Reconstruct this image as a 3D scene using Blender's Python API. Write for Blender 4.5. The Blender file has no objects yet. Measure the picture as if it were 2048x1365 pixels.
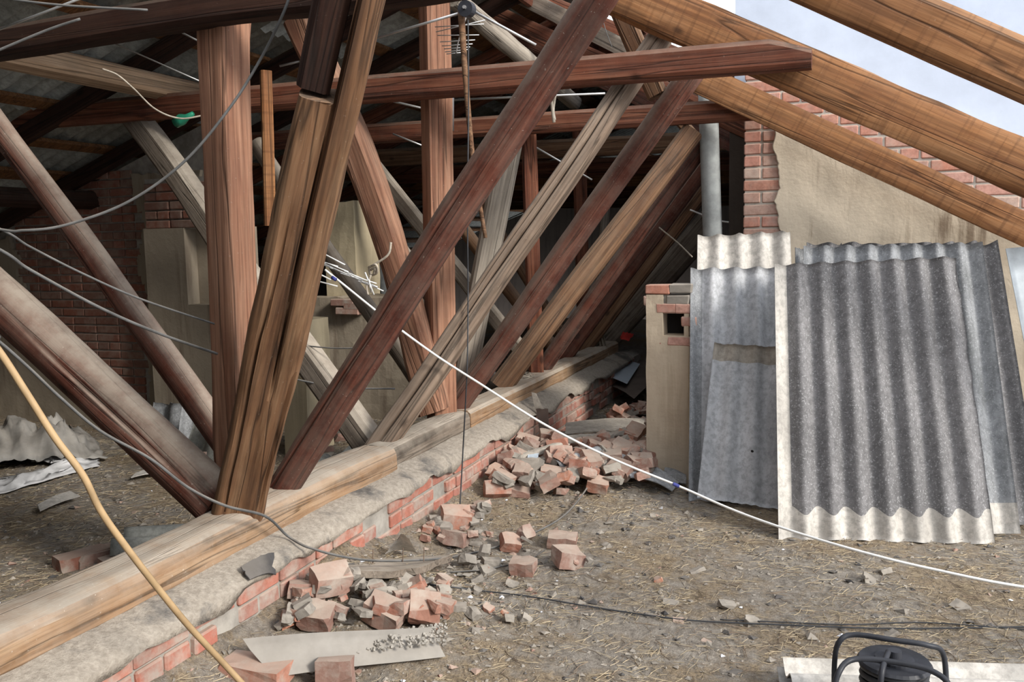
import bpy, bmesh, math, random
from mathutils import Vector, Matrix, noise
C = bpy.context.scene.collection
R = random.Random(7)
V = Vector

# ------------------------------------------------------------------ camera, light, exposure
F = 1750.0
EYE = V((0, 0, 1.65))
AX = Matrix(((0.935, -0.022, -0.355), (0.355, 0.114, 0.928), (-0.02, 0.993, -0.115)))  # rows: world axes seen by the camera (right, up, forward)
def _solve():
    y = V((670, 215.5, F)).normalized()
    def cr(a, b): return V((a[1]*b[2]-a[2]*b[1], a[2]*b[0]-a[0]*b[2], a[0]*b[1]-a[1]*b[0]))
    z = cr(y, (1, .02, 0)).normalized()
    if z[1] < 0: z = -z
    x = cr(y, z)
    if x[0] < 0: x = -x
    return Matrix((x, y, z))
AX = _solve()
RIGHT = V(AX.col[0]); UPV = V(AX.col[1]); FWD = V(AX.col[2])
cam_data = bpy.data.cameras.new('camera'); cam = bpy.data.objects.new('camera', cam_data); C.objects.link(cam)
cam_data.sensor_width = 36; cam_data.lens = F/2048*36; cam_data.clip_end = 300; cam_data.clip_start = .05
m = Matrix.Identity(4)
for i in range(3):
    m[i][0] = RIGHT[i]; m[i][1] = UPV[i]; m[i][2] = -FWD[i]; m[i][3] = EYE[i]
cam.matrix_world = m
bpy.context.scene.camera = cam

w = bpy.data.worlds.new('sky'); bpy.context.scene.world = w; w.use_nodes = True
bg = w.node_tree.nodes['Background']; bg.inputs[0].default_value = (.93, .96, 1, 1); bg.inputs[1].default_value = 1.0
sun_d = bpy.data.lights.new('sun', 'SUN'); sun_d.energy = 2.3; sun_d.angle = math.radians(14); sun_d.color = (1, .95, .87)
sun = bpy.data.objects.new('sun', sun_d); C.objects.link(sun)
sun.rotation_euler = V((.84, -.28, .50)).to_track_quat('Z', 'Y').to_euler()
vs = bpy.context.scene.view_settings
bpy.context.scene.display_settings.display_device = 'sRGB'
vs.view_transform = 'Standard'; vs.look = 'None'; vs.gamma = 1; vs.exposure = 0.85
try: vs.use_curve_mapping = False
except Exception: pass

# ------------------------------------------------------------------ picking points in the world
def ray(px, py): return RIGHT*((px-1024)/F) + UPV*((682.5-py)/F) + FWD
def P(px, py, x=None, y=None, z=None, d=None):
    r = ray(px, py)
    if x is not None: t = (x-EYE.x)/r.x
    elif y is not None: t = (y-EYE.y)/r.y
    elif z is not None: t = (z-EYE.z)/r.z
    else: t = d
    return EYE + r*t
def depth(p): return (V(p)-EYE).dot(FWD)
def N(x, y=0, z=0): return noise.noise(V((x, y, z)))
def sstep(a, b, x):
    t = max(0, min(1, (x-a)/(b-a))); return t*t*(3-2*t)
def gau(x, y, cx, cy, sx, sy): return math.exp(-((x-cx)/sx)**2-((y-cy)/sy)**2)
def H(x, y):
    h = .02*N(x*1.1, y*1.1, 3) + .012*N(x*4, y*4, 5) + .007*N(x*11, y*11, 8)
    if x > -2.3:
        h += .15*math.exp(-max(0, x+2.13)/.30)*(1-.75*sstep(5.8, 7.2, y))+(.07+.05*N(y*2.2, 3, 3))*math.exp(-max(0, x+2.13)/.16)*(1-sstep(3.2, 4.4, y)) + .03*N(y*1.7, 8, 3)*math.exp(-max(0, x+2.13)/.12)
        h += .13*gau(x, y, -1.62, 5.9, .50, .75) + .10*gau(x, y, -1.75, 3.15, .35, .35) + .02*gau(x, y, -1.3, 7.6, .4, .8)
        rub = max(gau(x, y, -1.7, 5.9, .7, 1.3), gau(x, y, -1.8, 3.5, .5, 1.2), sstep(6, 6.8, y)*sstep(-.9, -1.2, x))
        h += .045*rub*N(x*7, y*7, 2) + .02*rub*N(x*17, y*17, 9)
    else:
        h += .03 + .03*N(x*2, y*2, 1)
    return h
def G(px, py, up=0):
    z = 0.05
    for _ in range(12):
        p = P(px, py, z=z+up); z = z*.4 + H(p.x, p.y)*.6
    return P(px, py, z=z+up)

# ------------------------------------------------------------------ materials
MATS = {}
class NT:
    def __init__(s, name):
        s.m = bpy.data.materials.new(name); s.m.use_nodes = True; s.t = s.m.node_tree
        s.b = s.t.nodes['Principled BSDF']; s.b.inputs['Roughness'].default_value = .85
        s.b.inputs['Specular IOR Level'].default_value = .25
    def n(s, ty, **k):
        o = s.t.nodes.new(ty)
        for a, b in k.items(): setattr(o, a, b)
        return o
    def l(s, a, b): s.t.links.new(a, b)
    def noise(s, vec, scale, detail=4, rough=.6, dist=0):
        o = s.n('ShaderNodeTexNoise'); o.inputs['Scale'].default_value = scale; o.inputs['Detail'].default_value = detail
        o.inputs['Roughness'].default_value = rough; o.inputs['Distortion'].default_value = dist
        if vec is not None: s.l(vec, o.inputs['Vector'])
        return o.outputs['Fac']
    def ramp(s, fac, *stops):
        o = s.n('ShaderNodeValToRGB'); e = o.color_ramp.elements
        while len(e) < len(stops): e.new(.5)
        for q, (p, c) in zip(e, stops):
            q.position = p; q.color = (tuple(c)+(1,)) if isinstance(c, (tuple, list)) else (c, c, c, 1)
        s.l(fac, o.inputs[0]); return o.outputs[0]
    def mix(s, f, a, b, mode='MIX'):
        o = s.n('ShaderNodeMix', data_type='RGBA', blend_type=mode)
        for v, i in ((f, 0), (a, 6), (b, 7)):
            if isinstance(v, (int, float)): o.inputs[i].default_value = v
            elif isinstance(v, tuple): o.inputs[i].default_value = v + (1,)
            else: s.l(v, o.inputs[i])
        return o.outputs[2]
    def math(s, op, a, b=0.0, c=None):
        o = s.n('ShaderNodeMath', operation=op)
        for v, i in ((a, 0), (b, 1), (c, 2)):
            if v is None: continue
            if isinstance(v, (int, float)): o.inputs[i].default_value = v
            else: s.l(v, o.inputs[i])
        return o.outputs[0]
    def obj(s, sc=(1, 1, 1), rnd=True):
        tc = s.n('ShaderNodeTexCoord'); v = tc.outputs['Object']
        if rnd:
            oi = s.n('ShaderNodeObjectInfo'); ad = s.n('ShaderNodeVectorMath', operation='ADD')
            mu = s.math('MULTIPLY', oi.outputs['Random'], 37.0); s.l(v, ad.inputs[0]); s.l(mu, ad.inputs[1]); v = ad.outputs[0]
            s.rand = oi.outputs['Random']
        mp = s.n('ShaderNodeMapping'); mp.inputs['Scale'].default_value = sc; s.l(v, mp.inputs[0]); return mp.outputs[0]
    def world(s):
        return s.n('ShaderNodeNewGeometry').outputs['Position']
    def upness(s, a, b):
        g = s.n('ShaderNodeNewGeometry'); sp = s.n('ShaderNodeSeparateXYZ'); s.l(g.outputs['Normal'], sp.inputs[0])
        mr = s.n('ShaderNodeMapRange'); mr.inputs[1].default_value = a; mr.inputs[2].default_value = b; s.l(sp.outputs[2], mr.inputs[0]); return mr.outputs[0]
    def out(s, col, bump=None, strength=.4, dist=.01, rough=None):
        if isinstance(col, tuple): s.b.inputs[0].default_value = col+(1,)
        else: s.l(col, s.b.inputs[0])
        if bump is not None:
            bp = s.n('ShaderNodeBump'); bp.inputs['Strength'].default_value = strength; bp.inputs['Distance'].default_value = dist
            s.l(bump, bp.inputs['Height']); s.l(bp.outputs[0], s.b.inputs['Normal'])
        if rough is not None: s.b.inputs['Roughness'].default_value = rough
        return s.m
def wood(name, c1, c2, c3, dust=.5, dustc=(.29, .24, .19), grain=1.0, kerf=0):
    s = NT(name)
    v = s.obj((.7, 11*grain, 11*grain)); v2 = s.obj((1.1, 55*grain, 55*grain)); v3 = s.obj((2.5, 3, 3))
    g1 = s.noise(v, 1.6, 5, .6, .6); g2 = s.noise(v2, 1.2, 4, .65); g3 = s.noise(v3, 1.3, 4)
    col = s.ramp(g1, (.32, c1), (.5, c2), (.7, c3))
    col = s.mix(s.math('MULTIPLY', s.ramp(g2, (.38, 1.0), (.56, 0.0)), .55), col, tuple(a*.38 for a in c1))
    col = s.mix(s.math('MULTIPLY', s.ramp(g3, (.48, 0.0), (.72, 1.0)), .40), col, tuple(a*.55 for a in c1))
    gc = s.noise(s.obj((.30, 9*grain, 9*grain)), 1.0, 3, .5, .3)
    col = s.mix(s.ramp(gc, (.484, 0.0), (.497, .65), (.503, .65), (.516, 0.0)), col, tuple(a*.16 for a in c1))
    if kerf:
        gk = s.noise(s.obj((38, 2, 2)), 1.0, 3, .6)
        col = s.mix(s.math('MULTIPLY', s.ramp(gk, (.52, 0.0), (.66, 1.0)), kerf), col, tuple(a*.5 for a in c1))
    vk = s.obj((5, 9, 9)); vo = s.n('ShaderNodeTexVoronoi'); vo.inputs['Scale'].default_value = .42; s.l(vk, vo.inputs['Vector'])
    col = s.mix(s.ramp(vo.outputs['Distance'], (.05, .8), (.10, 0.0)), col, tuple(a*.25 for a in c1))
    dn = s.ramp(s.noise(s.obj((3, 3, 3)), 2.2, 6, .7), (.36, 0.0), (.6, 1.0))
    up = s.upness(.12, .75)
    df = s.math('MULTIPLY', up, s.math('ADD', .55, s.math('MULTIPLY', dn, .45)))
    col = s.mix(s.math('MULTIPLY', df, min(1, dust*1.5)), col, dustc)
    col = s.mix(s.math('MULTIPLY', s.math('MULTIPLY', dn, .20), dust), col, dustc)
    sp = s.ramp(s.noise(s.obj((60, 60, 60)), 1.4, 2), (.70, 0.0), (.74, .5))
    col = s.mix(s.math('MULTIPLY', sp, dust), col, (.6, .55, .48))
    bm_ = s.math('SUBTRACT', s.math('ADD', s.math('MULTIPLY', g2, .6), s.math('MULTIPLY', g1, .5)), s.math('MULTIPLY', s.ramp(gc, (.48, 0.0), (.5, 1.0), (.52, 0.0)), .8))
    MATS[name] = s.out(col, bm_, .55, .006)
wood('wood_red', (.085, .025, .014), (.165, .054, .029), (.225, .088, .048), .28)
wood('wood_pink', (0.205, 0.087, 0.053), (0.319, 0.160, 0.099), (0.395, 0.220, 0.144), .30)
wood('wood_dark', (.018, .006, .004), (.034, .013, .008), (.05, .021, .012), .10)  # near-black: shade of the loft's left side is worked into this colour
wood('wood_deep', (.070, .021, .014), (.120, .038, .024), (.165, .060, .038), .62, (.36, .305, .25))
wood('wood_orange', (0.205, 0.082, 0.033), (0.314, 0.143, 0.058), (0.376, 0.192, 0.089), .22, grain=.8, kerf=.45)
wood('wood_brown', (0.119, 0.056, 0.030), (0.196, 0.104, 0.056), (0.262, 0.155, 0.089), .35)
wood('wood_big', (0.086, 0.038, 0.018), (0.178, 0.090, 0.045), (0.270, 0.162, 0.090), .2, grain=.8)
wood('wood_drift', (.13, .088, .062), (.21, .148, .108), (.29, .215, .16), .45, (.30, .255, .21))
wood('wood_tan', (.24, .15, .09), (.36, .24, .15), (.45, .31, .2), .3)
wood('wood_grey', (0.112, 0.084, 0.065), (0.174, 0.137, 0.107), (0.236, 0.193, 0.154), .8, (.41, .36, .30))
wood('wood_sill', (0.230, 0.122, 0.058), (0.345, 0.214, 0.122), (0.398, 0.275, 0.168), 1.0, (.40, .345, .285))
wood('wood_pale', (0.258, 0.220, 0.179), (0.350, 0.304, 0.251), (0.410, 0.365, 0.304), .6, (.45, .40, .34))
wood('wood_batten', (0.108, 0.046, 0.017), (0.184, 0.081, 0.030), (0.227, 0.108, 0.043), .1)
def plain(name, c, rough=.7, metal=0, var=.25, scale=12, bump=.2, dust=0):
    s = NT(name); g = s.noise(s.obj(), scale, 5, .65)
    col = s.mix(s.ramp(g, (.35, 0.0), (.65, 1.0)), tuple(a*(1-var) for a in c), tuple(min(1, a*(1+var*.6)) for a in c))
    if dust:
        d = s.math('MULTIPLY', s.upness(.2, .9), s.ramp(s.noise(s.obj(), 5, 6, .7), (.35, .3), (.6, 1.0)))
        col = s.mix(s.math('MULTIPLY', d, dust), col, (.40, .35, .29))
    s.b.inputs['Metallic'].default_value = metal
    MATS[name] = s.out(col, g, bump, .004, rough)
plain('cable_white', (.80, .80, .78), .5, var=.1)
plain('cable_black', (.045, .047, .052), .5, var=.3)
plain('cable_grey', (.105, .105, .105), .6, var=.3, dust=.4)
plain('wire_rust', (.17, .12, .09), .7)
plain('hose_tan', (.40, .275, .15), .55, var=.25, scale=6)
plain('aluminium', (.60, .60, .60), .42, .75, .15)
plain('steel_dull', (.22, .20, .19), .6, .4, .3)
plain('plastic_black', (.035, .037, .045), .45)
plain('plastic_blue', (.05, .06, .25), .5)
plain('rope_pale', (.50, .44, .36), .9, var=.3, scale=40)
plain('metal_grey', (.285, .265, .24), .62, .0, .16, 7, dust=.25)
plain('metal_blue', (.50, .57, .64), .45, .2, .1, 5)
plain('metal_brown', (.10, .075, .065), .55, .2, .3, 6, dust=.2)
plain('metal_bright', (.27, .30, .33), .5, .1, .18, 9)
plain('felt_black', (.05, .05, .055), .8, 0, .3, 14, dust=.3)
plain('tarp_grey', (.27, .26, .245), .75, 0, .35, 4, dust=.3)
plain('tarp_white', (.56, .56, .57), .7, 0, .25, 5)
plain('cloth_tan', (.30, .255, .20), .95, 0, .3, 9)
plain('cloth_red', (.55, .05, .04), .9)
plain('cloth_blue', (.02, .025, .06), .9)
plain('green_box', (.05, .17, .12), .6)
plain('glass_green', (.03, .25, .15), .2)
plain('mortar_light', (.50, .45, .39), .95, 0, .25, 9, .6)
plain('mortar', (.34, .315, .28), .95, 0, .3, 9, .6)
plain('stone_grey', (.27, .245, .215), .95, 0, .35, 5, .5, dust=.4)
plain('near_black', (.02, .018, .017), .95)
plain('feather', (.72, .74, .80), .8, 0, .1)
plain('straw', (.43, .35, .235), .85, 0, .35, 3)
plain('twig', (.20, .15, .11), .9, 0, .35, 3)
plain('splinter', (.58, .44, .27), .8, 0, .25, 8)
plain('pipe_asbestos', (.33, .345, .34), .8, 0, .3, 6, .3, dust=.2)
plain('green_leaf', (.10, .16, .05), .8)
def brickm(name, cs, dirt):
    s = NT(name); v = s.obj()
    base = s.ramp(s.rand, *[(i/(len(cs)-1), c) for i, c in enumerate(cs)])
    g = s.noise(v, 26, 5, .7); g2 = s.noise(v, 9, 5, .65)
    col = s.mix(s.math('MULTIPLY', s.ramp(g, (.35, 1.0), (.6, 0.0)), .4), base, (.16, .07, .05))
    col = s.mix(s.math('MULTIPLY', s.ramp(g2, (.45, 0.0), (.66, 1.0)), dirt), col, (.40, .36, .31))
    col = s.mix(s.math('MULTIPLY', s.upness(.35, .9), .3+.5*dirt), col, (.42, .34, .28))
    MATS[name] = s.out(col, g, .5, .004)
brickm('brick_loose', [(.28, .12, .085), (.42, .195, .135), (.26, .16, .13), (.40, .25, .20), (.22, .12, .095), (.48, .22, .14)], .75)
brickm('brick_spine', [(.40, .14, .10), (.44, .19, .14), (.34, .15, .12), (.40, .25, .20)], .8)
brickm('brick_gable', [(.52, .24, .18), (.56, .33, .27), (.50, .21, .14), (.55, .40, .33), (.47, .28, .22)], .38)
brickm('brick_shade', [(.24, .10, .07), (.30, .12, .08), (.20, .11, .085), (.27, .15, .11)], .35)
def plaster(name, c, stain, streaks=.8):
    s = NT(name); v = s.obj(rnd=False)
    g = s.noise(v, 3.5, 6, .6); f = s.noise(v, 30, 4, .6)
    col = s.mix(s.ramp(g, (.3, 0.0), (.7, 1.0)), tuple(a*.84 for a in c), c)
    vs_ = s.obj((7, 7, .55), rnd=False); st = s.noise(vs_, 1.5, 6, .65, .4)
    big = s.noise(v, .9, 3)
    stf = s.math('MULTIPLY', s.ramp(st, (.51, 0.0), (.64, 1.0)), s.ramp(big, (.36, 0.0), (.54, 1.0)))
    col = s.mix(s.math('MULTIPLY', stf, streaks), col, stain)
    col = s.mix(s.ramp(f, (.66, 0.0), (.74, .35)), col, tuple(a*.6 for a in c))
    MATS[name] = s.out(col, s.math('ADD', g, s.math('MULTIPLY', f, .25)), .12 if 'white' in name else .6, .015)
plaster('plaster_cream', (.66, .565, .44), (.19, .135, .09))
plaster('plaster_pillar', (.60, .50, .38), (.33, .25, .17), .4)
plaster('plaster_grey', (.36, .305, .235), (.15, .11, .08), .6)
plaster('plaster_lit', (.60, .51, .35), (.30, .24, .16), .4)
plaster('plaster_white', (.56, .62, .74), (.48, .52, .60), .08)
plaster('dark_wall', (.07, .055, .045), (.03, .025, .02), .6)  # dark colour stands in for the unlit depth of the loft
def slate(name, c, speck, lichen=.7, moss=0.0, rib=0):
    s = NT(name); v = s.obj()
    big = s.noise(s.obj((3.2, 3.2, .7)), 1.6, 5, .65)
    fine = s.noise(v, 95, 3, .7); mid = s.noise(v, 28, 5, .7)
    col = s.mix(s.ramp(big, (.35, 0.0), (.68, 1.0)), tuple(a*.74 for a in c), tuple(a*1.18 for a in c))
    col = s.mix(s.math('MULTIPLY', s.ramp(mid, (.40, 1.0), (.56, 0.0)), .5), col, tuple(a*.45 for a in c))
    if moss:
        mp_ = s.noise(s.obj((2.2, 2.2, .35)), 1.7, 4, .6)
        col = s.mix(s.math('MULTIPLY', s.ramp(mp_, (.50, 0.0), (.64, 1.0)), moss), col, (.06, .065, .06))
    col = s.mix(s.math('MULTIPLY', s.ramp(fine, (.575, 0.0), (.62, 1.0)), lichen), col, speck)
    MATS[name] = s.out(col, s.math('ADD', mid, s.math('MULTIPLY', fine, .5)), .5, .004)
slate('slate_dark', (.20, .195, .20), (.44, .44, .45), .55)
slate('slate_mid', (.30, .31, .325), (.60, .61, .63), .35, .5)
slate('slate_light', (.52, .53, .555), (.62, .64, .66), .25, .25)
slate('slate_clean', (.56, .53, .49), (.66, .62, .58), .15)
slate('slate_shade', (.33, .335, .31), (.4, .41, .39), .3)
slate('slate_dusty', (.40, .36, .31), (.5, .46, .4), .2)
def soil():
    s = NT('soil'); v = s.world()
    g = s.noise(v, 1.3, 6, .6); m_ = s.noise(v, 9, 8, .72); f = s.noise(v, 60, 5, .75); f2 = s.noise(v, 22, 6, .7)
    col = s.ramp(f2, (.32, (.15, .13, .11)), (.5, (.30, .265, .225)), (.68, (.42, .38, .33)))
    straw = s.mix(s.ramp(f, (.4, 0.0), (.62, 1.0)), (.17, .125, .08), (.46, .35, .22))
    col = s.mix(s.math('MULTIPLY', s.ramp(s.math('ADD', s.math('MULTIPLY', g, .6), s.math('MULTIPLY', m_, .4)), (.46, 0.0), (.56, 1.0)), .8), col, straw)
    col = s.mix(s.ramp(s.noise(v, 130, 3), (.62, 0.0), (.68, .55)), col, (.55, .51, .46))
    MATS['soil'] = s.out(col, s.math('ADD', m_, s.math('MULTIPLY', f, .6)), 1.0, .03, .95)
soil()
def felt():
    s = NT('felt_dusty'); v = s.world()
    g = s.noise(v, 3.2, 6, .65); f = s.noise(v, 40, 5, .7)
    col = s.mix(s.ramp(f, (.35, 0.0), (.65, 1.0)), (.27, .235, .195), (.40, .355, .30))
    col = s.mix(s.ramp(g, (.54, 0.0), (.66, .85)), col, (.08, .078, .078))
    MATS['felt_dusty'] = s.out(col, s.math('ADD', g, f), .6, .02, .92)
felt()

# ------------------------------------------------------------------ object helpers
def mesh(name, verts, faces, mat, smooth=False, mids=None):
    me = bpy.data.meshes.new(name); me.from_pydata([tuple(v) for v in verts], [], faces)
    for mm in (mat if isinstance(mat, (list, tuple)) else [mat]): me.materials.append(MATS[mm])
    if mids: me.polygons.foreach_set('material_index', mids)
    if smooth: me.polygons.foreach_set('use_smooth', [True]*len(me.polygons))
    me.update(); return me
def link(name, me, parent=None, loc=None):
    o = bpy.data.objects.new(name, me); C.objects.link(o)
    if parent is not None: o.parent = parent
    if loc is not None: o.location = loc
    return o
def tag(o, label, cat, group=None, kind=None):
    o['label'] = label; o['category'] = cat
    if group: o['group'] = group
    if kind: o['kind'] = kind
    return o
def empty(name, loc, label=None, cat=None, group=None):
    o = bpy.data.objects.new(name, None); C.objects.link(o); o.location = loc; o.empty_display_size = .1
    if label: tag(o, label, cat, group)
    return o
def struct(o): o['kind'] = 'structure'; return o
class MB:
    def __init__(s): s.v = []; s.f = []; s.m = []
    def add(s, vs, fs, mi=0):
        b = len(s.v); s.v += [V(v) for v in vs]; s.f += [tuple(b+i for i in f) for f in fs]; s.m += [mi]*len(fs)
    def box(s, c, size, rot=None, mi=0):
        rot = rot or Matrix.Identity(3)
        vs = [V(c)+rot @ V((x*size[0]/2, y*size[1]/2, z*size[2]/2)) for x in (-1, 1) for y in (-1, 1) for z in (-1, 1)]
        s.add(vs, [(0, 1, 3, 2), (4, 6, 7, 5), (0, 4, 5, 1), (2, 3, 7, 6), (0, 2, 6, 4), (1, 5, 7, 3)], mi)
    def tube(s, pts, r, seg=8, mi=0, caps=True):
        pts = [V(p) for p in pts]; n = len(pts); rr = r if isinstance(r, (list, tuple)) else [r]*n
        ref = V((0, 0, 1)); rings = []; prev = None
        for i, p in enumerate(pts):
            t = (pts[min(i+1, n-1)]-pts[max(i-1, 0)]).normalized()
            if prev is None:
                a = ref.cross(t)
                if a.length < .1: a = V((1, 0, 0)).cross(t)
            else: a = prev-t*prev.dot(t)
            a.normalize(); prev = a; b = t.cross(a)
            rings.append([p+(a*math.cos(q*2*math.pi/seg)+b*math.sin(q*2*math.pi/seg))*rr[i] for q in range(seg)])
        vs = [q for rg in rings for q in rg]; fs = []
        for i in range(n-1):
            for j in range(seg):
                k = (j+1) % seg; fs.append((i*seg+j, i*seg+k, (i+1)*seg+k, (i+1)*seg+j))
        if caps: fs += [tuple(range(seg))[::-1], tuple((n-1)*seg+j for j in range(seg))]
        s.add(vs, fs, mi)
    def build(s, name, mat, parent=None, smooth=False, origin=None):
        if origin is not None: s.v = [v-V(origin) for v in s.v]
        o = link(name, mesh(name, s.v, s.f, mat, smooth, s.m), parent)
        if origin is not None: o.location = origin
        return o
def spline(pts, k=8):
    pts = [V(p) for p in pts]; q = [pts[0]*2-pts[1]]+pts+[pts[-1]*2-pts[-2]]; out = []
    for i in range(1, len(q)-2):
        a, b, c, d = q[i-1], q[i], q[i+1], q[i+2]
        for j in range(k):
            t = j/k; out.append(.5*((2*b)+(c-a)*t+(2*a-5*b+4*c-d)*t*t+(3*b-a-3*c+d)*t**3))
    return out+[pts[-1]]
def cable(name, label, pts, r, mat, cat='cable', k=10, group=None, seg=8, parent=None):
    b = MB(); b.tube(spline(pts, k), r, seg); o = b.build(name, mat, parent, True, origin=V(pts[0]) if parent is None else None)
    if parent is None: tag(o, label, cat, group)
    return o

# timber: mesh along local X with a hewn or round section
def timber(name, label, p1, p2, w, h, mat, shape='hewn', up=None, roll=0, taper=1.0, bend=0, chamfer=None, rough=.006, cracks=(), M=None, clamp=None, seed=None,
           wild=.0, group=None, cat='timber', parent=None, cuts=None, step=.07):
    p1, p2 = V(p1), V(p2); d = p2-p1; L = d.length; X = d.normalized()
    if up is None: up = V((0, 0, 1)) if abs(X.z) < .93 else V((0, -1, 0))
    Z = (V(up)-X*V(up).dot(X)).normalized(); Y = Z.cross(X)
    if roll:
        a = math.radians(roll); Y, Z = Y*math.cos(a)+Z*math.sin(a), Z*math.cos(a)-Y*math.sin(a)
    sd = seed if seed is not None else R.random()*90
    M = M or (20 if cracks or shape == 'round' else 16)
    n = max(4, int(L/step)); pw = {'round': 2.0, 'hewn': 5.0, 'square': 11.0, 'log': 2.6}[shape]
    xs = [L*i/n for i in range(n+1)]
    if clamp: xs = sorted(xs+[clamp[0]-.004, clamp[0]+.004])
    vs = []; fs = []
    for x in xs:
        t = x/L; sc = 1+(taper-1)*t
        by = bend*math.sin(t*math.pi)+wild*N(x*.9, sd, 4); bz = wild*N(x*.9, sd, 9)
        for j in range(M):
            a = (j+.5)*2*math.pi/M
            ca, sa = math.cos(a), math.sin(a)
            rr = (abs(ca)**pw+abs(sa)**pw)**(-1/pw)
            rr *= 1+rough*9*N(x*1.7, a*1.1, sd)+rough*3*N(x*6, a*3, sd)
            y_, z_ = ca*rr*w/2*sc, sa*rr*h/2*sc
            for (ca_, wd, dp, f0, f1) in cracks:
                ac = math.radians(ca_)+.25*N(x*.8, sd, ca_)
                da = abs((a-ac+math.pi) % (2*math.pi)-math.pi)*w/2
                if f0 <= t <= f1 and da < wd*1.0:
                    k = dp*math.sin(math.pi*min(1, (t-f0)/(f1-f0)*1.0))**.4*(1-da/wd); l_ = math.hypot(y_, z_); y_ *= (1-k/l_); z_ *= (1-k/l_)
            if chamfer and x > L-chamfer[0] and z_ > 0: z_ -= chamfer[1]*(x-L+chamfer[0])/chamfer[0]
            if clamp and ((x > clamp[0]) == (clamp[3] > 0)):
                if clamp[1] == 'y': y_ = max(y_, clamp[2]) if clamp[4] > 0 else min(y_, clamp[2])
            vs.append(V((x, y_+by, z_+bz)))
    for i in range(len(xs)-1):
        for j in range(M):
            k = (j+1) % M; fs.append((i*M+j, (i+1)*M+j, (i+1)*M+k, i*M+k))
    fs += [tuple(range(M)), tuple((len(xs)-1)*M+j for j in range(M))[::-1]]
    me = mesh(name, vs, fs, mat)
    if shape in ('round', 'log'): me.polygons.foreach_set('use_smooth', [True]*(len(fs)-2)+[False]*2)
    else:
        me.polygons.foreach_set('use_smooth', [True]*(len(fs)-2)+[False]*2)
        try: me.set_sharp_from_angle(angle=math.radians(28))
        except Exception: pass
    o = link(name, me, parent)
    mw = Matrix.Identity(4)
    for i in range(3): mw[i][0] = X[i]; mw[i][1] = Y[i]; mw[i][2] = Z[i]; mw[i][3] = p1[i]
    o.matrix_world = mw
    if parent is None: tag(o, label, cat, group)
    return o
TOCAM = lambda p: (EYE-V(p)).normalized()
def member(name, label, a, b, Y, wpx, mat, Y2=None, hr=.85, **k):
    """a, b: where the photo shows the two ends; Y: the truss plane they lie in; wpx: width seen at the first end"""
    p1 = P(a[0], a[1], y=Y); p2 = P(b[0], b[1], y=Y2 if Y2 is not None else Y)
    w_ = wpx*depth(p1)/F
    if k.pop('toroof', 0):   # carry the timber on to the underside of the roof slope it props
        d_ = (p2-p1)/60
        for _ in range(400):
            q = p2+d_; lim = (roofL(q.x) if q.x < XR else roofR(q.x))-.12
            if q.z > lim: break
            p2 = q
    k.setdefault('up', V((0, -1, .001)))
    return timber(name, label, p1, p2, w_, w_*hr, mat, **k)
# ------------------------------------------------------------------ ground
def axis(a, b, dense, fine, coarse):
    out = [a]
    while out[-1] < b:
        out.append(out[-1]+(fine if dense[0] <= out[-1] <= dense[1] else coarse))
    return out
gx = axis(-9, 6, (-3.4, 1.4), .03, .12); gy = axis(-2, 17, (1.4, 7.5), .03, .12)
gv = [(x, y, H(x, y)) for y in gy for x in gx]; nx = len(gx)
gf = [(j*nx+i, j*nx+i+1, (j+1)*nx+i+1, (j+1)*nx+i) for j in range(len(gy)-1) for i in range(nx-1)]
floor = struct(link('floor', mesh('floor', gv, gf, 'soil', True)))

# ------------------------------------------------------------------ corrugated sheets
def sheet_mesh(bl, br, tl, tr, waves, amp, thick, rows, mat, seg=10, vb=None, jb=0, ragb=0, ragt=0, ragr=0, band=None, bow=0, sd=0, holes=()):
    bl, br, tl, tr = V(bl), V(br), V(tl), V(tr); nn = (br-bl).cross(tl-bl).normalized()
    nu = int(waves*seg); top = []
    for j in range(rows+1):
        for i in range(nu+1):
            u, v = i/nu, j/rows
            vv = v if vb is None else (j/jb*vb(u) if j <= jb else vb(u)+(j-jb)/(rows-jb)*(1-vb(u)))
            if j == 0: vv += ragb*abs(N(u*9, sd, 1))
            if j == rows: vv -= ragt*abs(N(u*9, sd, 2))
            uu = u
            if i == nu: uu -= ragr*abs(N(v*7, sd, 3))
            p = (bl*(1-uu)+br*uu)*(1-vv)+(tl*(1-uu)+tr*uu)*vv
            top.append(p+nn*(amp*math.cos(2*math.pi*waves*u)+bow*math.sin(math.pi*v)+.004*N(u*4, v*4, sd)))
    W_ = nu+1; n0 = len(top)
    vs = top+[p-nn*thick for p in top]; fs = []; ms = []
    for j in range(rows):
        for i in range(nu):
            a = j*W_+i; k = 1 if band and band((i+.5)/nu, (j+.5)/rows) else 0
            fs.append((a, a+1, a+W_+1, a+W_)); ms.append(k)
            fs.append((n0+a, n0+a+W_, n0+a+W_+1, n0+a+1)); ms.append(k)
    def rim(ids):
        for a, b in zip(ids[:-1], ids[1:]): fs.append((a, n0+a, n0+b, b)); ms.append(0)
    rim(list(range(W_))[::-1]); rim([rows*W_+i for i in range(W_)]); rim([j*W_ for j in range(rows+1)]); rim([j*W_+nu for j in range(rows+1)][::-1])
    c = (bl+br+tl+tr)/4
    me = mesh('corrugated_sheet', [v-c for v in vs], fs, mat, False, ms)
    me.polygons.foreach_set('use_smooth', [True]*(2*rows*nu)+[False]*(len(fs)-2*rows*nu))
    return me, c
def sheet(name, label, bl, br, tl, tr, waves, mat, amp=.025, thick=.007, rows=14, cat='roofing sheet', group=None, **k):
    me, c = sheet_mesh(bl, br, tl, tr, waves, amp, thick, rows, mat, **k)
    return tag(link(name, me, None, c), label, cat, group)

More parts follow.
